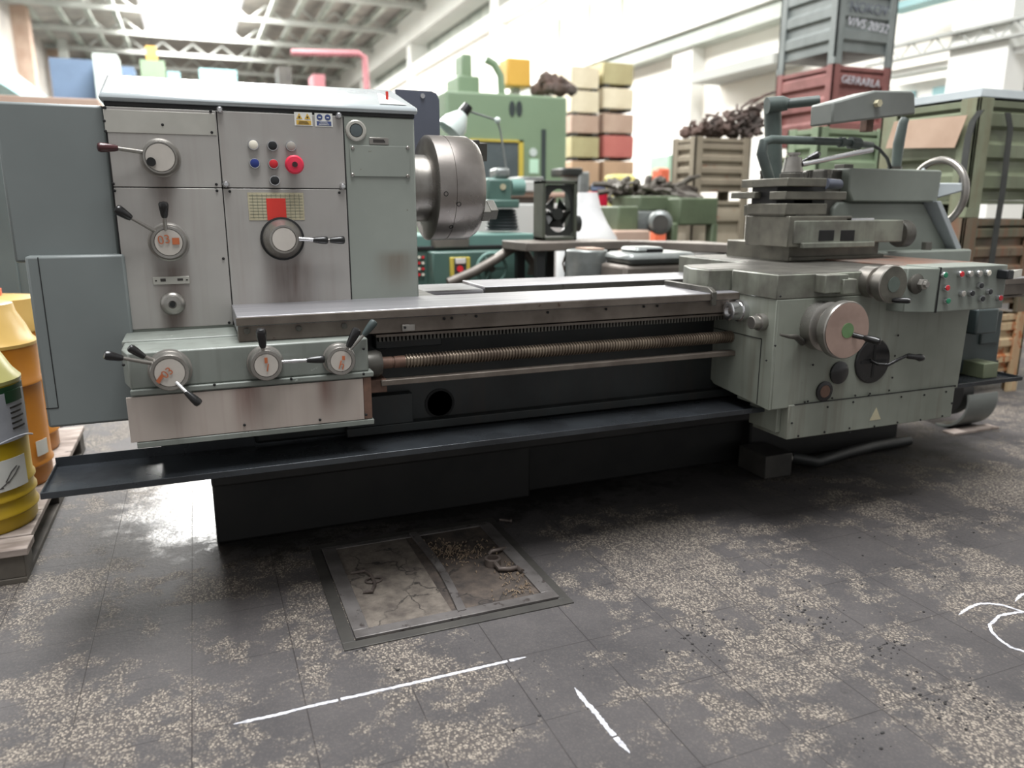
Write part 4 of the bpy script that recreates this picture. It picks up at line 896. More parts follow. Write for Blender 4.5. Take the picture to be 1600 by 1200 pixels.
B('concrete_lid', MB().box(ix0+.046, .625, iy0+.042, iy1-.02, -.0, .0035), 'hatch_concrete', ht)
B('concrete_lid', MB().box(.625, ix1-.044, iy0+.042, iy1-.02, -.0, .0025), 'hatch_dirt', ht, label='lid covered with dark dirt and swarf')
d0, d1 = ZP(645, 833, .008), ZP(722, 955, .008); dv = MB(); n_ = 10; AA = []
for i in range(n_+1):
    t = i/n_; c = d0.lerp(d1, t)+Vector((.016*math.sin(math.pi*t), 0, 0)); AA.append([dv.bm.verts.new((c.x+sx, c.y, z)) for sx, z in ((-.013, .002), (.013, .002), (.013, .012), (-.013, .012))])
for a, b in zip(AA, AA[1:]):
    for k in range(4): dv.bm.faces.new((a[k], a[(k+1) % 4], b[(k+1) % 4], b[k]))
dv.bm.faces.new(AA[0]); dv.bm.faces.new(AA[-1]); B('divider_bar', dv, 'hatch_steel', ht)
P0 = lambda x, y, z: ZP(x, y, z)
B('lifting_handle', MB().tube([P0(548, 896, .006), P0(570, 892, .012), P0(580, 898, .012), P0(586, 912, .012), P0(581, 924, .012), P0(568, 926, .006)], .0055, 10), 'handle_iron', ht)
c = P0(584, 906, .008); B('handle_ring', MB().tube([c+Vector((.026*math.cos(a), .018*math.sin(a), 0)) for a in [i*math.pi/8 for i in range(17)]], .004, 8), 'handle_iron', ht)
B('lifting_handle', MB().tube([P0(764, 866, .01), P0(768, 861, .02), P0(778, 859, .02), P0(790, 856, .006)],  .007, 10), 'handle_iron', ht)
B('lifting_handle', MB().tube([P0(774, 880, .02), P0(781, 889, .014), P0(795, 889, .014), P0(808, 887, .012), P0(816, 893, .010)], .009, 10), 'handle_iron', ht)
c = P0(770, 882, .004); B('handle_socket', MB().rev([(.028, 0), (.028, .024), (.020, .026), (.020, .008), (0, .008)], c, (0, 0, 1), 28), 'handle_iron', ht)
sw_ = MB()
for i in range(420):
    u, v = random.random(), random.random(); cx, cy = random.choice(((.74, 2.42), (.80, 2.36), (.88, 2.05), (.70, 2.46), (.93, 2.2)))
    x, y = random.gauss(cx, .05), random.gauss(cy, .045)
    if not (.66 < x < .91 and 2.03 < y < 2.57): continue
    a = random.random()*6.28; l = random.uniform(.004, .014)
    sw_.tube([(x, y, .006), (x+l*math.cos(a)*.5, y+l*math.sin(a)*.5, .009+random.random()*.005), (x+l*math.cos(a), y+l*math.sin(a), .006)], .0014, 4)
surf('wood_swarf', srgb(140, 122, 100), srgb(100, 84, 70), 40, .8)
B('swarf', sw_, 'wood_swarf', None, 0, label='pale curly swarf and chips scattered on the right hatch lid', cat='swarf', kind='stuff', loc=(.78, 2.35, 0))
B('bolt', MB().cyl(P0(781, 812, .006), P0(798, 814, .006), .006).cyl(P0(797, 814, .007), P0(800, 814, .007), .009, n=6), 'handle_iron', None, label='loose steel bolt lying beside the far corner of the floor hatch', cat='bolt', loc=P0(790, 813, 0))
# crumbs of dirt on the floor
cm = MB()
spots = [(565, 1012, 6, 12), (620, 1045, 5, 10), (1270, 965, 32, 60), (1090, 1000, 45, 60), (1380, 1010, 20, 40), (1480, 1090, 60, 60), (1400, 800, 110, 40), (1350, 1160, 30, 16), (820, 1060, 80, 30), (200, 830, 60, 10), (1100, 800, 160, 30), (1450, 900, 120, 30)]
for (cx, cy, s_, k) in spots:
    for i in range(k):
        p = ZP(random.gauss(cx, s_), random.gauss(cy, s_*.45), 0); r = random.choice((.0012, .0016, .002, .0028, .004))
        if p.y > 2.55 or p.y < .6 or (hx0 < p.x < hx1 and p.y > hy0): continue
        cm.ball((p.x, p.y, r*.4), r, (random.uniform(.7, 1.8), 1, .5), 1)
B('dirt_crumbs', cm, 'crumb', None, 0, smooth=0, label='small black crumbs of dirt scattered over the floor tiles', cat='dirt', kind='stuff')
def chalk(label, pts, w, loc):
    m = MB(); prev = None; P3 = []
    for (x, y) in pts: P3.append(ZP(x, y, 0))
    fine = []
    for a, b in zip(P3, P3[1:]):
        n = max(2, int((b-a).length/.006))
        for i in range(n): fine.append(a.lerp(b, i/n))
    fine.append(P3[-1]); N_ = len(fine)
    for i, p in enumerate(fine):
        d = (fine[min(i+1, N_-1)]-fine[max(i-1, 0)]).normalized(); s_ = Vector((-d.y, d.x, 0)); e = min(1, (i+1)/6, (N_-i)/6)
        q = [m.bm.verts.new(p+s_*(w*e*random.uniform(.6, 1.1))+Vector((0, 0, .0012))), m.bm.verts.new(p-s_*(w*e*random.uniform(.6, 1.1))+Vector((0, 0, .0012)))]
        if prev and random.random() > .02: m.bm.faces.new((prev[0], prev[1], q[1], q[0]))
        prev = q
    r = bmesh.ops.extrude_face_region(m.bm, geom=list(m.bm.faces))
    for v in r['geom']:
        if isinstance(v, bmesh.types.BMVert): v.co.z -= .0011
    o = B('chalk_line', m, 'chalk', None, 0, smooth=0, label=label, cat='chalk mark', loc=ZP(*pts[0], 0)); return o
chalk('long thin white chalk line on the floor in front of the hatch', [(365, 1132), (430, 1118), (480, 1105), (560, 1087), (640, 1069), (700, 1055), (760, 1041), (822, 1027)], .006, 0)
chalk('short thick white chalk stroke on the floor right of the long line', [(898, 1075), (915, 1097), (935, 1120), (955, 1145), (984, 1177)], .0075, 0)
chalk('curved white chalk stroke at the right edge of the floor', [(1498, 961), (1512, 951), (1528, 944), (1545, 943), (1568, 946), (1600, 957), (1625, 968)], .0055, 0)
chalk('open white chalk loop at the right edge below the curved stroke', [(1625, 962), (1590, 957), (1562, 962), (1546, 977), (1550, 988), (1563, 1001), (1580, 1012), (1605, 1020), (1640, 1024)], .0055, 0)
chalk('short white chalk dash above the curved stroke at the right edge', [(1586, 940), (1594, 931), (1606, 925)], .0055, 0)

# ------------------------------------------------------------ things on the floor at the tail end
tk = thing('steel_box', 'dark oily steel box sticking out from under the lathe onto the floor', 'box', (2.33, 2.8, 0))
tx1 = ZP(1240, 745, 0).x; tzt = YP(1198, 713.5, 2.60).z
B('body', MB().box(2.28, tx1, 2.60, 2.79, 0.002, tzt), 'tank_steel', tk, .004)
B('pipe_fitting', MB().rev([(.022, 0), (.022, .015), (.030, .016), (.030, .032), (.018, .034), (.018, .045), (0, .045)], (tx1, 2.66, tzt*.6), (1, 0, 0), 14), 'steel', tk, smooth=20)
pp = [Vector((tx1+.045, 2.66, tzt*.6)), ZP(1275, 722, .035), ZP(1320, 708, .03), ZP(1365, 697, .03), ZP(1420, 688, .03)]
B('hose', MB().tube(pp, .026, 12), 'hose_black', None, label='thick black hose lying on the floor along the lathe base', cat='hose', loc=(pp[1].x, pp[1].y, 0))
gd = thing('belt_guard', 'dark grey curved sheet metal guard lying at the tail end of the lathe', 'guard', (3.2, 2.5, 0))
def shell(m, c, r, a0, a1, x0, x1, t=.012, n=16):
    A = []
    for i in range(n+1):
        a = math.radians(a0+(a1-a0)*i/n)
        A.append([m.bm.verts.new((x, c[0]+q*math.cos(a), c[1]+q*math.sin(a))) for x, q in ((x0, r), (x1, r), (x1, r-t), (x0, r-t))])
    for a, b in zip(A, A[1:]):
        for k in range(4): m.bm.faces.new((a[k], a[(k+1) % 4], b[(k+1) % 4], b[k]))
    m.bm.faces.new(A[0]); m.bm.faces.new(A[-1]); return m
g1 = ZP(1535, 668, .0)
B('lower_shell', shell(MB(), (g1.y+.12, .17), .17, 165, 275, g1.x-.20, g1.x+.02), 'lamp_paint', gd)
B('upper_shell', shell(MB(), (g1.y+.14, .30), .12, 40, 180, g1.x-.20, g1.x-.06), 'tank_steel', gd)
B('disc', MB().cyl((g1.x-.20, g1.y+.14, .21), (g1.x-.12, g1.y+.14, .21), .15, n=36), 'black_oily', gd)
q = ZP(1553, 668, 0); B('wooden_batten', MB().box(q.x-.35, q.x, q.y-.03, q.y+.04, 0, .012), 'pallet_wood', None, .001, label='flat wooden batten on the floor under the curved guard', cat='batten', loc=(q.x-.17, q.y, 0))
q0 = YP(1522, 590, 2.30); B('metal_block', MB().box(q0.x, q0.x+.09, 2.26, 2.38, .4635, .53), 'stillage_green', None, .003, label='small green painted metal block resting in the tray end', cat='block', loc=(q0.x+.04, 2.32, .4635))

# ------------------------------------------------------------ steel stillages
def corrug(m, p0, p1, z0, z1, nr, out, dep=.03):
    """pressed panel with horizontal ribs between two plan points"""
    p0 = Vector(p0); p1 = Vector(p1); d = (p1-p0); nrm = Vector(out)
    prof = []; h = (z1-z0)/nr
    for k in range(nr): prof += [(z0+h*(k+.02), 0), (z0+h*(k+.30), 0), (z0+h*(k+.42), dep), (z0+h*(k+.82), dep), (z0+h*(k+.96), 0)]
    prof += [(z1, 0)]
    A = []
    for z, o in prof: A.append([m.bm.verts.new((q.x+nrm.x*(o+t), q.y+nrm.y*(o+t), z)) for q, t in ((p0, 0), (p1, 0), (p1, -.008), (p0, -.008))])
    for a, b in zip(A, A[1:]):
        for k in range(4): m.bm.faces.new((a[k], a[(k+1) % 4], b[(k+1) % 4], b[k]))
    m.bm.faces.new(A[0]); m.bm.faces.new(A[-1]); return m
def stillage(label, x0, x1, y0, y1, z0, z1, mat, postm=None, pw=.09, nr=4, group=None, foot=.10, footm=None):
    t = thing('stillage', label, 'steel crate', (x0, y0, z0), group)
    zz = z0+foot
    for (x, y, sx, sy) in ((x0, y0, 1, 1), (x1, y0, -1, 1), (x0, y1, 1, -1), (x1, y1, -1, -1)):
        B('corner_post', MB().box(x, x+sx*pw, y, y+sy*.02, z0, z1).box(x, x+sx*.02, y, y+sy*pw, z0, z1).box(x-.002*sx, x+sx*.04, y-.002*sy, y+sy*.04, z0, z0+.06), postm or mat, t, .003)
    for p0, p1, o in (((x0+pw*.5, y0+.03), (x1-pw*.5, y0+.03), (0, -1)), ((x0+.03, y0+pw*.5), (x0+.03, y1-pw*.5), (-1, 0)), ((x0+pw*.5, y1-.03), (x1-pw*.5, y1-.03), (0, 1)), ((x1-.03, y0+pw*.5), (x1-.03, y1-pw*.5), (1, 0))):
        B('side_panel', corrug(MB(), (*p0, 0), (*p1, 0), zz, z1-.05, nr, (*o, 0), .025), mat, t)
    B('top_rim', ring(MB(), x0+.005, x1-.005, y0+.005, y1-.005, .035, z1-.05, z1-.012), mat, t, .003)
    B('base_plate', MB().box(x0+.02, x1-.02, y0+.02, y1-.02, zz-.02, zz), footm or mat, t)
    return t
def zat(x, y, X, Y): # height of the pixel row y above the plan point
    return YP(x, y, Y).z
# grey over red stack
Yg = 6.0; gx0 = YP(1303, 100, Yg).x; gx1 = YP(1394, 104, Yg).x; gy1 = XP(1213, 118, gx0).y
zr1 = YP(1303, 99, Yg).z; zr0 = zr1-.80
sR = stillage('red rusty stillage chalked on its front, carrying the grey stillage', gx0, gx1, Yg, gy1, zr0, zr1, 'stillage_red', nr=3)
zg0_ = zr1
sG = stillage('grey stillage with white chalk writing stacked above the red stillage', gx0, gx1, Yg, gy1, zg0_, zg0_+1.0, 'stillage_grey', nr=4, foot=.14)
mx = (gx0+gx1)/2
text('stencil', 'NOKOV', .13, (mx, Yg-.005, YP(1355, 14, Yg).z), 'guard_blue', sG, ext=.002)
text('chalk_writing', 'V/VS 20/32', .115, (mx+.0, Yg-.005, YP(1355, 40, Yg).z), 'chalk', sG, rot=(math.pi/2, math.radians(4), 0), ext=.002, shear=.25)
text('chalk_writing', 'GERRARLA', .10, (mx-.02, Yg-.005, YP(1345, 128, Yg).z), 'chalk', sR, rot=(math.pi/2, math.radians(3), 0), ext=.002, shear=.1)
for k in range(3):
    zl_ = zr0-.8*(k+1)
    if zl_ < -.05: break
    stillage('grey green stillage directly under the red one, behind the machine lamp' if k == 0 else 'grey green stillage lower in the stack under the red one', gx0, gx1, Yg, gy1, max(zl_, 0), zl_+.8, 'stillage_green', nr=3)
    zlast = zl_
if zlast > .2: stillage('low grey green stillage on the floor at the bottom of the tall stack', gx0, gx1, Yg, gy1, 0, zlast, 'stillage_green', nr=2)
# green stack at the tail end
Ym = 3.35; mx0 = YP(1522, 230, Ym).x; mx1 = 4.98
my1 = XP(1376, 200, mx0).y
zt1 = YP(1540, 152, Ym).z; zt0 = YP(1532, 340, Ym).z; zm0 = zt0-.60
s1 = stillage('green stillage with a cardboard sheet strapped to its side, topmost behind the tailstock', mx0, mx1, Ym, my1, zt0, zt1, 'stillage_green', 'post_green', pw=.12, nr=3)
s2 = stillage('rust and green stillage in the middle of the stack behind the tailstock', mx0, mx1, Ym, my1, zm0, zt0, 'stillage_rust', 'stillage_rust', pw=.12, nr=4, foot=.08)
s3 = stillage('cream stillage streaked with orange rust at the bottom of the stack', mx0+.06, mx1, Ym, my1, 0, zm0, 'stillage_cream', 'stillage_cream', pw=.09, nr=3, foot=.16)
B('plastic_cover', MB().hexa([(mx0+.0, Ym, zt1+.002), (mx1, Ym, zt1+.002), (mx1, my1, zt1+.002), (mx0, my1, zt1+.002), (mx0+.06, Ym+.04, zt1+.06), (mx1, Ym+.04, zt1+.06), (mx1, my1-.15, zt1+.06), (mx0+.06, my1-.15, zt1+.06)]), 'plastic_lid', None, .008, label='flat grey plastic cover lying on the topmost green stillage', cat='lid', loc=(mx0, Ym, zt1+.002))
# cardboard sheet hanging over the left side
cbx = mx0-.03
ca, cb_, cc, cd = XP(1398, 190, cbx), XP(1512, 180, cbx), XP(1492, 231, cbx), XP(1384, 232, cbx)
B('cardboard_sheet', MB().prism([(v.y, v.z) for v in (ca, cb_, cc, cd)], 'x', cbx-.004, cbx), 'cardboard', None, .001, label='brown cardboard sheet hanging on the side of the green stillage', cat='cardboard', loc=(cbx, (ca.y+cb_.y)/2, cd.z))
def strap(label, pts, X):
    q = [XP(x, y, X) for x, y in pts]; m = MB(); prev = None
    for p in q:
        v = [m.bm.verts.new(p+Vector((dx, dy, 0))) for dx, dy in ((0, -.022), (-.004, -.022), (-.004, .022), (0, .022))]
        if prev:
            for k in range(4): m.bm.faces.new((prev[k], prev[(k+1) % 4], v[(k+1) % 4], v[k]))
        else: m.bm.faces.new(v)
        prev = v
    m.bm.faces.new(prev); B('strap', m, 'strap_black', None, label=label, cat='strap', loc=q[-1])
strap('black webbing strap hanging between the cardboard sheet and the corner post', [(1533, 172), (1520, 190), (1513, 215), (1508, 250), (1503, 290)], cbx-.01)
qs = [YP(x, y, Ym-.03) for x, y in ((1574, 176), (1578, 200), (1572, 250), (1566, 300), (1556, 360), (1546, 430), (1540, 470))]
m = MB(); prev = None
for p in qs:
    v = [m.bm.verts.new(p+Vector((dx, dy, 0))) for dx, dy in ((-.024, 0), (.024, 0), (.024, -.004), (-.024, -.004))]
    if prev:
        for k in range(4): m.bm.faces.new((prev[k], prev[(k+1) % 4], v[(k+1) % 4], v[k]))
    else: m.bm.faces.new(v)
    prev = v
m.bm.faces.new(prev); B('strap', m, 'strap_black', None, label='black webbing strap hanging down right of the green corner post', cat='strap', loc=qs[-1])
# pale green stillage next to it
Yl = 4.75; lx0 = YP(1279, 230, Yl).x; lx1 = YP(1384, 230, Yl).x; zl1_ = YP(1320, 199, Yl).z
stillage('pale green stillage with white flecks behind the tool post, topmost of two', lx0, lx1, Yl, Yl+.35, zl1_-.85, zl1_, 'stillage_lightgreen', nr=4)
stillage('pale green stillage hidden low behind the tool post, under its twin', lx0, lx1, Yl, Yl+.35, 0, zl1_-.85, 'stillage_lightgreen', nr=4)
# brown stillage with scrap
Yb = 6.6; qx0 = YP(1085, 260, Yb).x; qx1 = YP(1172, 260, Yb).x; zb1 = YP(1130, 214, Yb).z; zb0 = YP(1130, 312, Yb).z
qy = Yb+.4
sb = stillage('brown stillage heaped with scrap metal on top of another', qx0, qx1, Yb, qy, zb0, zb1, 'stillage_brown', nr=4)
stillage('brown stillage standing on the floor below the scrap heap', qx0, qx1, Yb, qy, 0, zb0, 'stillage_brown', nr=4)
m = MB()
for i in range(200):
    u = random.random(); x = qx0+.05+u*(qx1-qx0+.2); y = random.uniform(Yb+.1, qy-.1)
    h = .05+.30*max(0, min(1, (u-.1)*1.3)); z = zb1+.03+random.random()*h; r = random.uniform(.03, .08)
    if i % 3: m.ball((x, y, z), r, (random.uniform(.5, 1.4), random.uniform(.5, 1.2), random.uniform(.4, 1)), 1)
    else:
        v = Vector((random.uniform(-.12, .12), random.uniform(-.1, .1), random.uniform(-.02, .10))); m.tube([(x, y, z), Vector((x, y, z))+v, Vector((x, y, z))+v*1.6+Vector((.03, 0, -.02))], .014, 5)
surf('scrap_rusty', srgb(104, 84, 76), srgb(80, 74, 70), 3, .8)
B('scrap_heap', m, 'scrap_rusty', None, 0, smooth=0, label='heap of rusty scrap metal piled on the brown stillage', cat='scrap', kind='stuff', loc=(qx0+.5, Yb+.4, zb1))

# ------------------------------------------------------------ machines behind
# big green boring machine
Yn = 9.0; gm = thing('green_machine_tool', 'large light green machine tool with dark glazed door behind the chuck', 'machine', (3.6, 10, 0))
X0, X1, _, z1 = fr(697, 150, 886, 280, Yn); z1 = YP(790, 146, Yn).z
B('housing', MB().box(X0, X1, Yn, Yn+2, 0.0, z1), 'green_machine', gm, .03)
a0, a1, b0, b1 = fr(716, 118, 750, 150, Yn+.8); B('column', MB().box(a0, a1, Yn+.8, Yn+1.3, z1-.01, b1), 'green_machine', gm, .02)
a0, a1, _, b2 = fr(726, 82, 742, 118, Yn+.8); B('column_top', MB().box(a0, a1, Yn+.9, Yn+1.2, b1, b2), 'green_machine', gm, .02)
B('pipe_arch', MB().tube([YP(x, y, Yn+.6) for x, y in ((758, 92), (772, 100), (782, 118), (784, 150))], .05, 8), 'green_machine', gm)
a0, a1, b0, b1 = fr(735, 222, 812, 276, Yn-.03); B('glazed_door', MB().box(a0, a1, Yn-.03, Yn+.01, b0-.05, b1), 'window_dark', gm)
a0, a1, b0, b1 = fr(811, 219, 818, 276, Yn-.05); B('yellow_frame', MB().box(a0, a1, Yn-.05, Yn, b0-.05, b1).box(YP(735, 220, Yn-.05).x, a1, Yn-.05, Yn, b1-.025, b1), 'bright_yellow', gm)
for x in (800, 811): p = YP(x, 170, Yn); B('slot', MB().prism([(p.x+.04*math.cos(a), p.z+.09*math.sin(a)) for a in [i*math.pi/8 for i in range(16)]], 'y', Yn-.01, Yn+.01), 'dark_green', gm)
a0, a1, b0, b1 = fr(846, 202, 853, 278, Yn-.01); B('slot', MB().box(a0, a1, Yn-.01, Yn+.01, b0-.4, b1), 'dark_green', gm)
p = YP(833, 238, Yn); B('sign', MB().cyl((p.x, Yn-.01, p.z), (p.x, Yn, p.z), .05), 'lamp_white', gm); B('sign', MB().box(p.x-.05, p.x+.07, Yn-.01, Yn, p.z-.25, p.z-.08), 'far_mint', gm)
a0, a1, b0, b1 = fr(793, 91, 830, 135, 9.6); yb_ = thing('electrical_box', 'orange yellow electrical box above the green machine tool', 'electrical box', ((a0+a1)/2, 9.6, b0))
B('housing', MB().box(a0, a1, 9.6, 9.9, b0, b1), 'orange_yellow', yb_, .02); B('stand', MB().box((a0+a1)/2-.05, (a0+a1)/2+.05, 9.7, 9.8, z1, b0), 'truss_grey', yb_)
m = MB()
a = YP(868, 146, Yn+.5)
for i in range(26): m.ball((a.x+random.uniform(-.2, .2), Yn+.5+random.uniform(-.2, .2), z1+random.uniform(.12, .28)), random.uniform(.05, .11), sub=1)
B('sacks', m, 'scrap_rusty', None, smooth=0, label='dark brown bundle lying on top of the green machine tool', cat='bundle', loc=(a.x, Yn+.5, z1))
# second lathe, teal
Y2 = 4.7; tl = thing('teal_lathe', 'teal green lathe standing behind the large grey green one', 'lathe', (2.0, 5.2, 0))
def tb(name, x0, y0, x1, y1, Y, dep, mat, bev=.01, par=None, zb=None):
    X0, X1, z0, z1 = fr(x0, y0, x1, y1, Y); return B(name, MB().box(X0, X1, Y, Y+dep, zb if zb is not None else z0, z1), mat, par or tl, bev)
tb('base', 640, 388, 862, 440, Y2, .7, 'teal_machine', zb=.0)
tb('bed', 640, 366, 836, 386, Y2+.05, .5, 'teal_pale')
tb('bed_groove', 640, 384, 838, 389, Y2-.01, .5, 'black_oily', .002)
tb('apron', 676, 392, 845, 445, Y2-.12, .15, 'teal_machine')
tb('side_cover', 849, 395, 862, 432, Y2-.06, .1, 'teal_pale')
tb('toolpost_body', 762, 279, 800, 315, Y2+.2, .25, 'teal_machine', .015)
tb('toolpost_base', 764, 312, 812, 325, Y2+.15, .35, 'teal_machine', .01)
for x0, x1, y in ((758, 773, 291), (797, 817, 293)):
    a, b = YP(x0, y, Y2+.3), YP(x1, y, Y2+.3); B('cylinder', MB().cyl(a, b, .055, n=24), 'teal_pale', tl)
B('badge', MB().cyl(YP(786, 292, Y2+.2), YP(786, 292, Y2+.19), .02), 'beige_chart', tl)
a = YP(785, 326, Y2+.3); b = YP(785, 360, Y2+.3); prof = []; hh = a.z-b.z; k = 7
for i in range(k): prof += [(.085+.012*i/k*2, hh*i/k), (.10+.012*i/k*2, hh*(i+.5)/k)]
prof += [(.11, hh)]
B('bellows', MB().rev(prof, a, (0, 0, -1), 30), 'bellows_rubber', tl)
tb('lamp_base', 776, 262, 798, 279, Y2+.25, .15, 'motor_grey', .02)
tb('chuck_plate', 678, 368, 734, 388, Y2-.02, .1, 'bench_steel')
ep = tb('switch_panel', 704, 402, 735, 436, Y2-.14, .03, 'bright_yellow', .004)
tb('switch_plate', 710, 403, 729, 436, Y2-.145, .02, 'dark_green', .002, ep); tb('switch_tag', 712, 404, 728, 412, Y2-.15, .02, 'white_label', .002, ep)
B('stop_button', MB().cyl(YP(719, 420, Y2-.15), YP(719, 420, Y2-.17), .02), 'button_red', ep)
for i in range(4):
    for j in range(2): B('push_button', MB().cyl(YP(655+j*6, 402+i*9, Y2-.0), YP(655+j*6, 402+i*9, Y2-.02), .009), 'button_red' if (i+j) % 2 else 'button_white', tl)
a = YP(768, 420, Y2-.2); n = 32; q = [a+Vector((.095*math.cos(2*math.pi*i/n), 0, .095*math.sin(2*math.pi*i/n))) for i in range(n+1)]
hw2 = B('handwheel', MB().tube(q, .011, 8), 'teal_pale', tl); B('wheel_hub', MB().cyl(a+Vector((0, -.01, 0)), a+Vector((0, .08, 0)), .022), 'dark_steel', hw2)
for k in range(3): u = Vector((math.cos(k*2.1), 0, math.sin(k*2.1))); B('wheel_spoke', MB().cyl(a, a+u*.092, .009), 'teal_pale', hw2)
B('curved_handle', MB().tube([YP(x, y, Y2-.22) for x, y in ((700, 442), (740, 425), (775, 405), (795, 391), (805, 388), (820, 394), (833, 412), (830, 430))], [.03, .03, .03, .03, .028, .028, .028, .028], 12), 'bench_steel', tl)
# work lamp of that lathe
wl_ = thing('work_lamp', 'white shaded work lamp with black cap on a thin jointed arm', 'lamp', YP(791, 264, Y2+.3))
c = YP(727, 172, Y2+.3); ax_ = YP(703, 205, Y2+.3)-c
B('lamp_shade', MB().rev([(.03, .02), (.05, .05), (.085, .11), (.095, ax_.length), (.085, ax_.length), (.04, .05), (0, .04)], c, ax_, 32), 'lamp_white', wl_)
B('socket_cap', MB().rev([(0, -.035), (.032, -.035), (.036, .03), (.036, .045), (0, .045)], c, ax_, 24), 'black_plastic', wl_)
B('arm', MB().tube([c, YP(777, 188, Y2+.3)], .007, 8).tube([YP(777, 188, Y2+.3), YP(782, 205, Y2+.3), YP(791, 264, Y2+.3)], .007, 8), 'motor_grey', wl_)
B('arm_joint', MB().ball(YP(777, 188, Y2+.3), .022), 'lamp_white', wl_)
# bench with fan
Yf = 4.1; bz = YP(900, 378, Yf).z; bx0_, bx1_ = YP(822, 380, Yf).x, YP(985, 380, Yf).x
bn = thing('bench', 'dark steel bench frame carrying the black fan', 'bench', ((bx0_+bx1_)/2, Yf+.3, 0))
B('bench_top', MB().box(bx0_, bx1_, Yf, Yf+.38, bz-.05, bz), 'bench_steel', bn, .005)
for x in (bx0_+.08, bx0_+.28, bx1_-.12):
    for y in (Yf+.02, Yf+.32): B('leg', MB().box(x, x+.05, y, y+.05, 0, bz-.05), 'hose_black', bn)
fx0, fx1, _, fz1 = fr(848, 282, 902, 380, Yf+.2); fz0 = bz+.002
fn = thing('fan', 'black square framed fan standing on the steel bench', 'fan', ((fx0+fx1)/2, Yf+.25, fz0))
fy = Yf+.2; fcx, fcz = (fx0+fx1)/2, (fz0+fz1)/2; rw = (fx1-fx0)/2-.02; rh = (fz1-fz0)/2-.025
fr_ = MB(); n = 28
fr_.box(fx0, fx0+.02, fy, fy+.14, fz0, fz1).box(fx1-.02, fx1, fy, fy+.14, fz0, fz1).box(fx0, fx1, fy, fy+.14, fz1-.02, fz1).box(fx0, fx1, fy, fy+.14, fz0, fz0+.02)
B('frame', fr_, 'fan_frame', fn, .003)
rg_ = MB()
for i in range(n):     # face plate with a round opening
    a, b = 2*math.pi*i/n, 2*math.pi*(i+1)/n
    def sq(t):
        c_, s2 = math.cos(t), math.sin(t); k = 1/max(abs(c_), abs(s2)); return Vector((fcx+rw*c_*k, fy+.02, fcz+rh*s2*k))
    def ci(t): return Vector((fcx+rw*.9*math.cos(t), fy+.02, fcz+rh*.85*math.sin(t)))
    q = [ci(a), ci(b), sq(b), sq(a)]; rg_.hexa(q+[v+Vector((0, .012, 0)) for v in q])
B('face_plate', rg_, 'fan_black', fn)
B('hub', MB().cyl((fcx, fy+.03, fcz-.02), (fcx, fy+.12, fcz-.02), .035), 'fan_black', fn)
for k in range(5):
    a = k*2*math.pi/5+.9; u = Vector((math.cos(a), 0, math.sin(a))); v = Vector((-math.sin(a), 0, math.cos(a))); c = Vector((fcx, fy+.07, fcz-.02)); r = min(rw, rh)*.85
    q = [c+u*.03-v*.02+Vector((0, .02, 0)), c+u*r-v*.06+Vector((0, .03, 0)), c+u*r+v*.05-Vector((0, .03, 0)), c+u*.03+v*.02-Vector((0, .02, 0))]
    B('blade', MB().hexa(q+[w+Vector((0, .004, 0)) for w in q]), 'fan_black', fn)
B('motor', MB().cyl((fx1+.0, fy+.08, fcz-.08), (fx1+.05, fy+.08, fcz-.08), .05), 'fan_black', fn)
# things under and beside the bench
def bit(name, label, cat, x0, y0, x1, y1, Y, dep, mat, bev=.01, z0=None, **kw):
    X0, X1, a, b = fr(x0, y0, x1, y1, Y); a = z0 if z0 is not None else a
    return B(name, MB().box(X0, X1, Y, Y+dep, a, b), mat, None, bev, label=label, cat=cat, loc=((X0+X1)/2, Y+dep/2, a), **kw)
X0, X1, _, b = fr(907, 392, 965, 432, 3.62); bk = thing('gear_housing', 'grey round gear housing with paper on top, behind the bed rails', 'gear housing', ((X0+X1)/2, 3.77, 0))
B('body', MB().cyl(((X0+X1)/2, 3.77, 0), ((X0+X1)/2, 3.77, b), (X1-X0)/2, n=32), 'motor_grey', bk, .01)
B('paper', MB().box(X0+.07, X1-.05, 3.68, 3.82, b, b+.01), 'crate_brown', bk)
X0, X1, a, b = fr(968, 395, 1088, 432, 3.4); gh = thing('gearbox_casting', 'long grey gearbox casting with rounded end behind the bed rails', 'gearbox', ((X0+X1)/2, 3.5, 0))
X0 += .03
B('body', MB().box(X0, X1, 3.4, 3.66, 0, b-.06), 'bench_steel', gh, .02)
B('cover', MB().box(X0+.02, X1, 3.39, 3.67, b-.06, b), 'motor_grey', gh, .03)
a0, a1, b0, b1 = fr(1008, 386, 1038, 397, 3.43); B('raised_flange', MB().box(a0-.05, a1, 3.43, 3.6, b-.002, b1), 'motor_grey', gh, .02)
B('opening', MB().box(a0+.01, a1-.01, 3.426, 3.44, b, b1-.01), 'black_gap', gh)
X0, X1, a, b = fr(885, 393, 905, 432, 4.2); m = MB()
for i in range(12): m.tube([(X0+.02*i, 4.2, a), (X0+.02*i+.01*math.sin(i), 4.25, (a+b)/2), (X0+.01*i, 4.2, b)], .006, 5)
B('wire_bundle', m, 'crate_brown', None, label='brown bundle of wire standing under the bench', cat='wire', loc=(X0, 4.2, a))
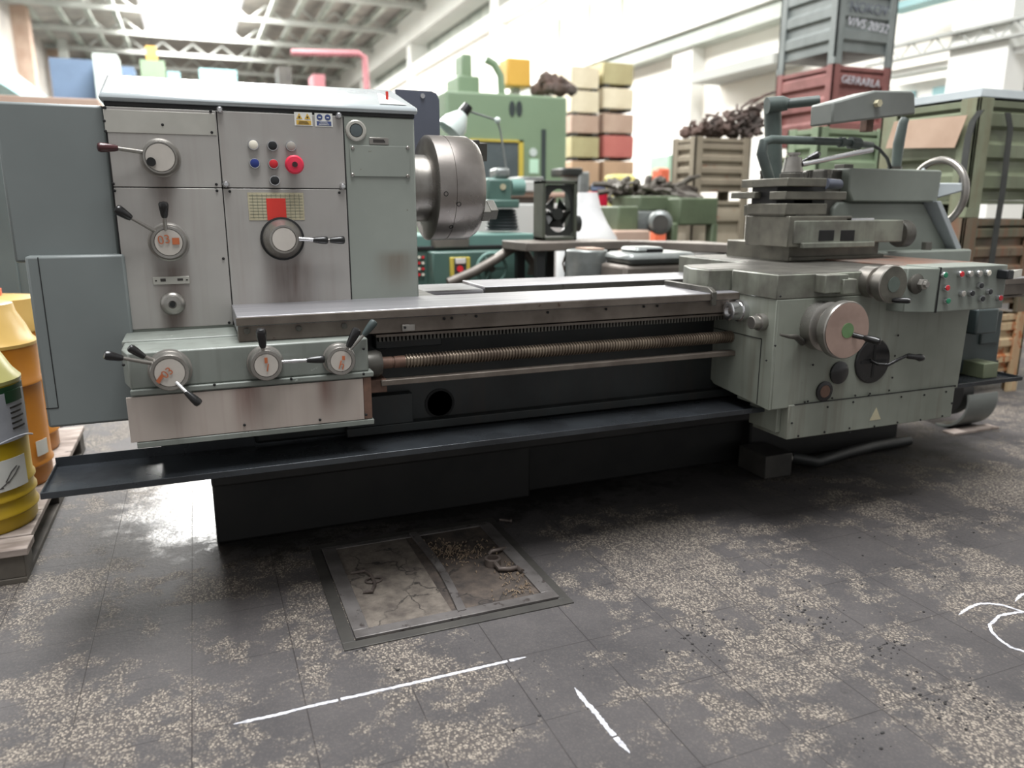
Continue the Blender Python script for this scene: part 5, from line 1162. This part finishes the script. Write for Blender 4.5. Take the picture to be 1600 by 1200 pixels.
# steel slab on a dark machine bed
ZSL = YP(1100, 398, 3.6).z
sx0, sx1 = YP(1030, 385, 3.95).x, YP(1172, 398, 3.6).x
B('steel_plate', MB().prism([(YP(1150, 392, 3.62).x, 3.60), (sx1, 3.62), (sx1, 4.1), (sx0, 4.4), (sx0, 4.2)], 'z', ZSL, ZSL+.05), 'bench_steel', None, .004, label='long bare steel plate lying behind the carriage', cat='steel plate', loc=(sx0+.4, 4, ZSL))
B('machine_bed', MB().box(sx0+.1, sx1+.2, 3.7, 4.3, 0, ZSL), 'tank_steel', None, .02, label='dark cast machine bed under the steel plate behind the carriage', cat='machine part', loc=(sx0+.6, 4, 0))
# olive machine with electric motor
Yo = 5.6; om = thing('olive_machine', 'olive green machine with an exposed electric motor behind the tool post', 'machine', (3.9, 6, 0))
def ob(name, x0, y0, x1, y1, Y, dep, mat='olive_machine', z0=None, bev=.015):
    X0, X1, a, b = fr(x0, y0, x1, y1, Y); return B(name, MB().box(X0, X1, Y, Y+dep, a if z0 is None else z0, b), mat, om, bev)
ob('housing', 966, 322, 998, 362, Yo, .5); ob('tank', 1062, 309, 1122, 352, Yo, .7); ob('plinth', 960, 360, 1016, 372, Yo-.1, .7, 'crate_brown', z0=0)
ob('upper_body', 1000, 306, 1062, 330, Yo+.2, .5); ob('frame', 1050, 348, 1060, 372, Yo, .1, z0=0); ob('frame', 1112, 348, 1122, 372, Yo, .1, z0=0); ob('pump_block', 990, 330, 1030, 362, Yo+.1, .3, 'motor_grey')
a = YP(1032, 350, Yo-.1); mo = B('motor', MB().rev([(.0, 0), (.06, 0), (.09, .015), (.10, .03), (.10, .28), (.09, .30), (0, .30)], a+Vector((0, 0, .01)), (.5, .85, 0), 32), 'motor_grey', om)
B('fan_cover', MB().rev([(.03, -.004), (.065, -.004), (.065, .002), (.03, .002)], a+Vector((0, 0, .01)), (.5, .85, 0), 28), 'tank_steel', mo)
m = MB()
for i in range(90):
    p = YP(random.uniform(960, 1062), random.uniform(290, 304), Yo+.6+random.random()*.4); l = Vector((random.uniform(-.15, .15), random.uniform(-.1, .1), random.uniform(-.08, .08)))
    m.tube([p, p+l, p+l*1.8+Vector((0, 0, -.03))], random.uniform(.012, .035), 6)
B('pipe_clutter', m, 'scrap', None, smooth=0, label='tangle of grey pipes and rods above the olive machine', cat='pipes', kind='stuff', loc=YP(1040, 310, Yo+.8))
bit('cloth', 'pale yellow cloth bundle beyond the olive machine', 'cloth', 960, 272, 996, 300, 8.5, .3, 'hat_yellow', .05, z0=.0)
# white sheet draped on a cone shape, red panel, small far items
X0, X1, a, b = fr(905, 305, 950, 372, 5.0); m = MB().rev([(.23, -a), (.22, 0), (.15, .10), (.10, .2), (.07, .32), (.05, b-a), (0, b-a)], ((X0+X1)/2, 5.1, a), (0, 0, 1), 24)
surf('sheet', srgb(214, 214, 212), srgb(196, 196, 196), 3, .7)
B('plastic_sheet', m, 'sheet', None, label='white plastic sheet draped to a point beside the fan', cat='sheet', loc=((X0+X1)/2, 5.1, 0))
bit('red_screen', 'bright red screen on the floor beyond the fan', 'panel', 924, 300, 950, 336, 6.5, .1, 'button_emergency', .01, z0=0)
bit('blue_container', 'small blue container above the red panel', 'container', 934, 286, 948, 300, 6.6, .15, 'far_blue', .02)
bit('orange_container', 'orange container standing beyond the olive machine', 'container', 1030, 262, 1048, 286, 8.8, .2, 'far_orange', .04, z0=0)
bit('mint_cabinet', 'pale mint cabinet beyond the olive machine', 'cabinet', 1044, 242, 1080, 282, 9.6, .5, 'far_mint', .02, z0=0)
bit('grey_cabinet', 'small grey cabinet just right of the fan', 'cabinet', 904, 268, 922, 310, 7.0, .4, 'motor_grey', .02, z0=0)
bit('motor_cover', 'dark motor cover lying left of the grey cabinet', 'cover', 880, 262, 912, 276, 7.0, .3, 'fan_black', .02)
# doorway opening in the white wall
struct('door_1', MB().box(9.98, 10.02, YP(1, 1, 1).y*0+14.75, 15.75, 0, 2.3), 'window_dark')
# grey machine between the fan and the green machine tool
gy = thing('milling_machine', 'pale grey milling machine between the fan and the green machine tool', 'machine', (3.0, 7.2, 0))
def gb(name, x0, y0, x1, y1, Y, dep, mat, z0=None):
    X0, X1, a, b = fr(x0, y0, x1, y1, Y); return B(name, MB().box(X0, X1, Y, Y+dep, a if z0 is None else z0, b), mat, gy, .015)
gb('column', 815, 276, 850, 340, 7.1, .5, 'motor_grey', 0); gb('base', 745, 318, 905, 345, 6.9, .8, 'truss_grey', 0)
gb('table', 735, 300, 905, 308, 6.95, .4, 'crate_brown'); gb('head', 800, 282, 838, 300, 6.9, .3, 'truss_grey'); gb('knee', 770, 308, 870, 320, 7.0, .4, 'bench_steel')
gb('control_box', 738, 282, 757, 300, 6.85, .15, 'crate_cream'); gb('vice', 742, 300-6, 762, 300, 6.9, .2, 'button_red')
# crates against the wall
rows1 = ((104, 138, 'crate_cream'), (142, 176, 'crate_cream'), (180, 208, 'crate_brown'), (214, 246, 'crate_olive'), (252, 292, 'crate_orange'))
rows2 = ((98, 132, 'crate_olive'), (138, 170, 'crate_cream'), (178, 208, 'crate_brown'), (212, 246, 'crate_red'), (252, 292, 'crate_orange'))
nm = {'crate_cream': 'cream', 'crate_brown': 'pinkish brown', 'crate_olive': 'olive beige', 'crate_orange': 'orange brown', 'crate_red': 'red'}
lvl = ['topmost', 'second from the top', 'middle', 'fourth from the top', 'lowest visible']
for side, (xa_, xb_, rows) in enumerate(((893, 936, rows1), (943, 990, rows2))):
    for i, (ya, yb2, mm) in enumerate(rows):
        Yk = 12.0; X0, X1, a, b = fr(xa_, ya, xb_, yb2, Yk)
        _, _, a2, _ = fr(xa_, ya, xb_, yb2+4, Yk)
        t = thing('storage_crate', '%s crate, %s of the %s column against the wall' % (nm[mm], lvl[i], ('left', 'right')[side]), 'crate', ((X0+X1)/2, Yk+.4, a2))
        B('box', MB().box(X0, X1, Yk, Yk+.8, a, b), mm, t, .01); B('runner', MB().box(X0+.03, X0+.12, Yk, Yk+.8, a2, a).box(X1-.12, X1-.03, Yk, Yk+.8, a2, a), 'tank_steel', t)
    lo = fr(xa_, 290, xb_, 297, 12.0)[2]
    t = thing('storage_rack', 'orange brown crate base on the floor under the %s crate column' % ('left', 'right')[side], 'rack', ((X0+X1)/2, 12.4, 0)); B('frame', MB().box(X0, X1, 12, 12.8, 0, lo), 'crate_orange', t)
# far down the hall, seen over the headstock
def far(name, label, cat, x0, y0, x1, y1, Y, mat, z0=0, dep=1.0):
    X0, X1, a, b = fr(x0, y0, x1, y1, Y); B(name, MB().box(X0, X1, Y, Y+dep, a if z0 is None else z0, b), mat, None, label=label, cat=cat, loc=((X0+X1)/2, Y+dep/2, a if z0 is None else z0))
far('blue_crane', 'long blue machine far down the hall at the left', 'machine', 78, 92, 152, 124, 24, 'far_blue')
far('white_cabinet', 'white cabinet far down the hall above the headstock corner', 'cabinet', 146, 84, 184, 120, 23, 'lamp_white')
far('green_press', 'green press far down the hall above the headstock', 'machine', 220, 94, 258, 130, 25, 'green_machine')
far('orange_motor', 'orange motor on top of the far green press', 'motor', 228, 72, 244, 93, 25, 'orange_yellow', None)
far('blue_locker', 'small blue locker left of the far green press', 'locker', 190, 104, 210, 124, 24, 'far_blue')
far('cyan_tank', 'cyan tank far down the hall right of the green press', 'tank', 262, 112, 282, 130, 25, 'cyan_beam')
far('cyan_vehicle', 'cyan vehicle far down the hall above the headstock lid', 'vehicle', 312, 108, 370, 130, 26, 'cyan_beam')
far('dark_machine', 'dark machine far down the hall above the push buttons', 'machine', 436, 104, 456, 134, 24, 'tank_steel')
far('red_machine', 'small red machine far down the hall right of the dark machine', 'machine', 490, 116, 508, 138, 24, 'red_pipe')
q = [YP(x, y, 22) for x, y in ((455, 82), (500, 83), (560, 84), (570, 90), (572, 120), (574, 150))]
q.append(Vector((q[-1].x, 22, 0)))
B('red_pipe', MB().tube(q, .085, 8), 'red_pipe', None, label='red pipe bending down far behind the headstock', cat='pipe', loc=(q[-1].x, 22, 0))
bit('teal_beam_stack', 'stack of brown shelving along the left wall of the hall', 'shelving', -60, 150, 155, 175, 9, .8, 'crate_brown', .01, z0=0)
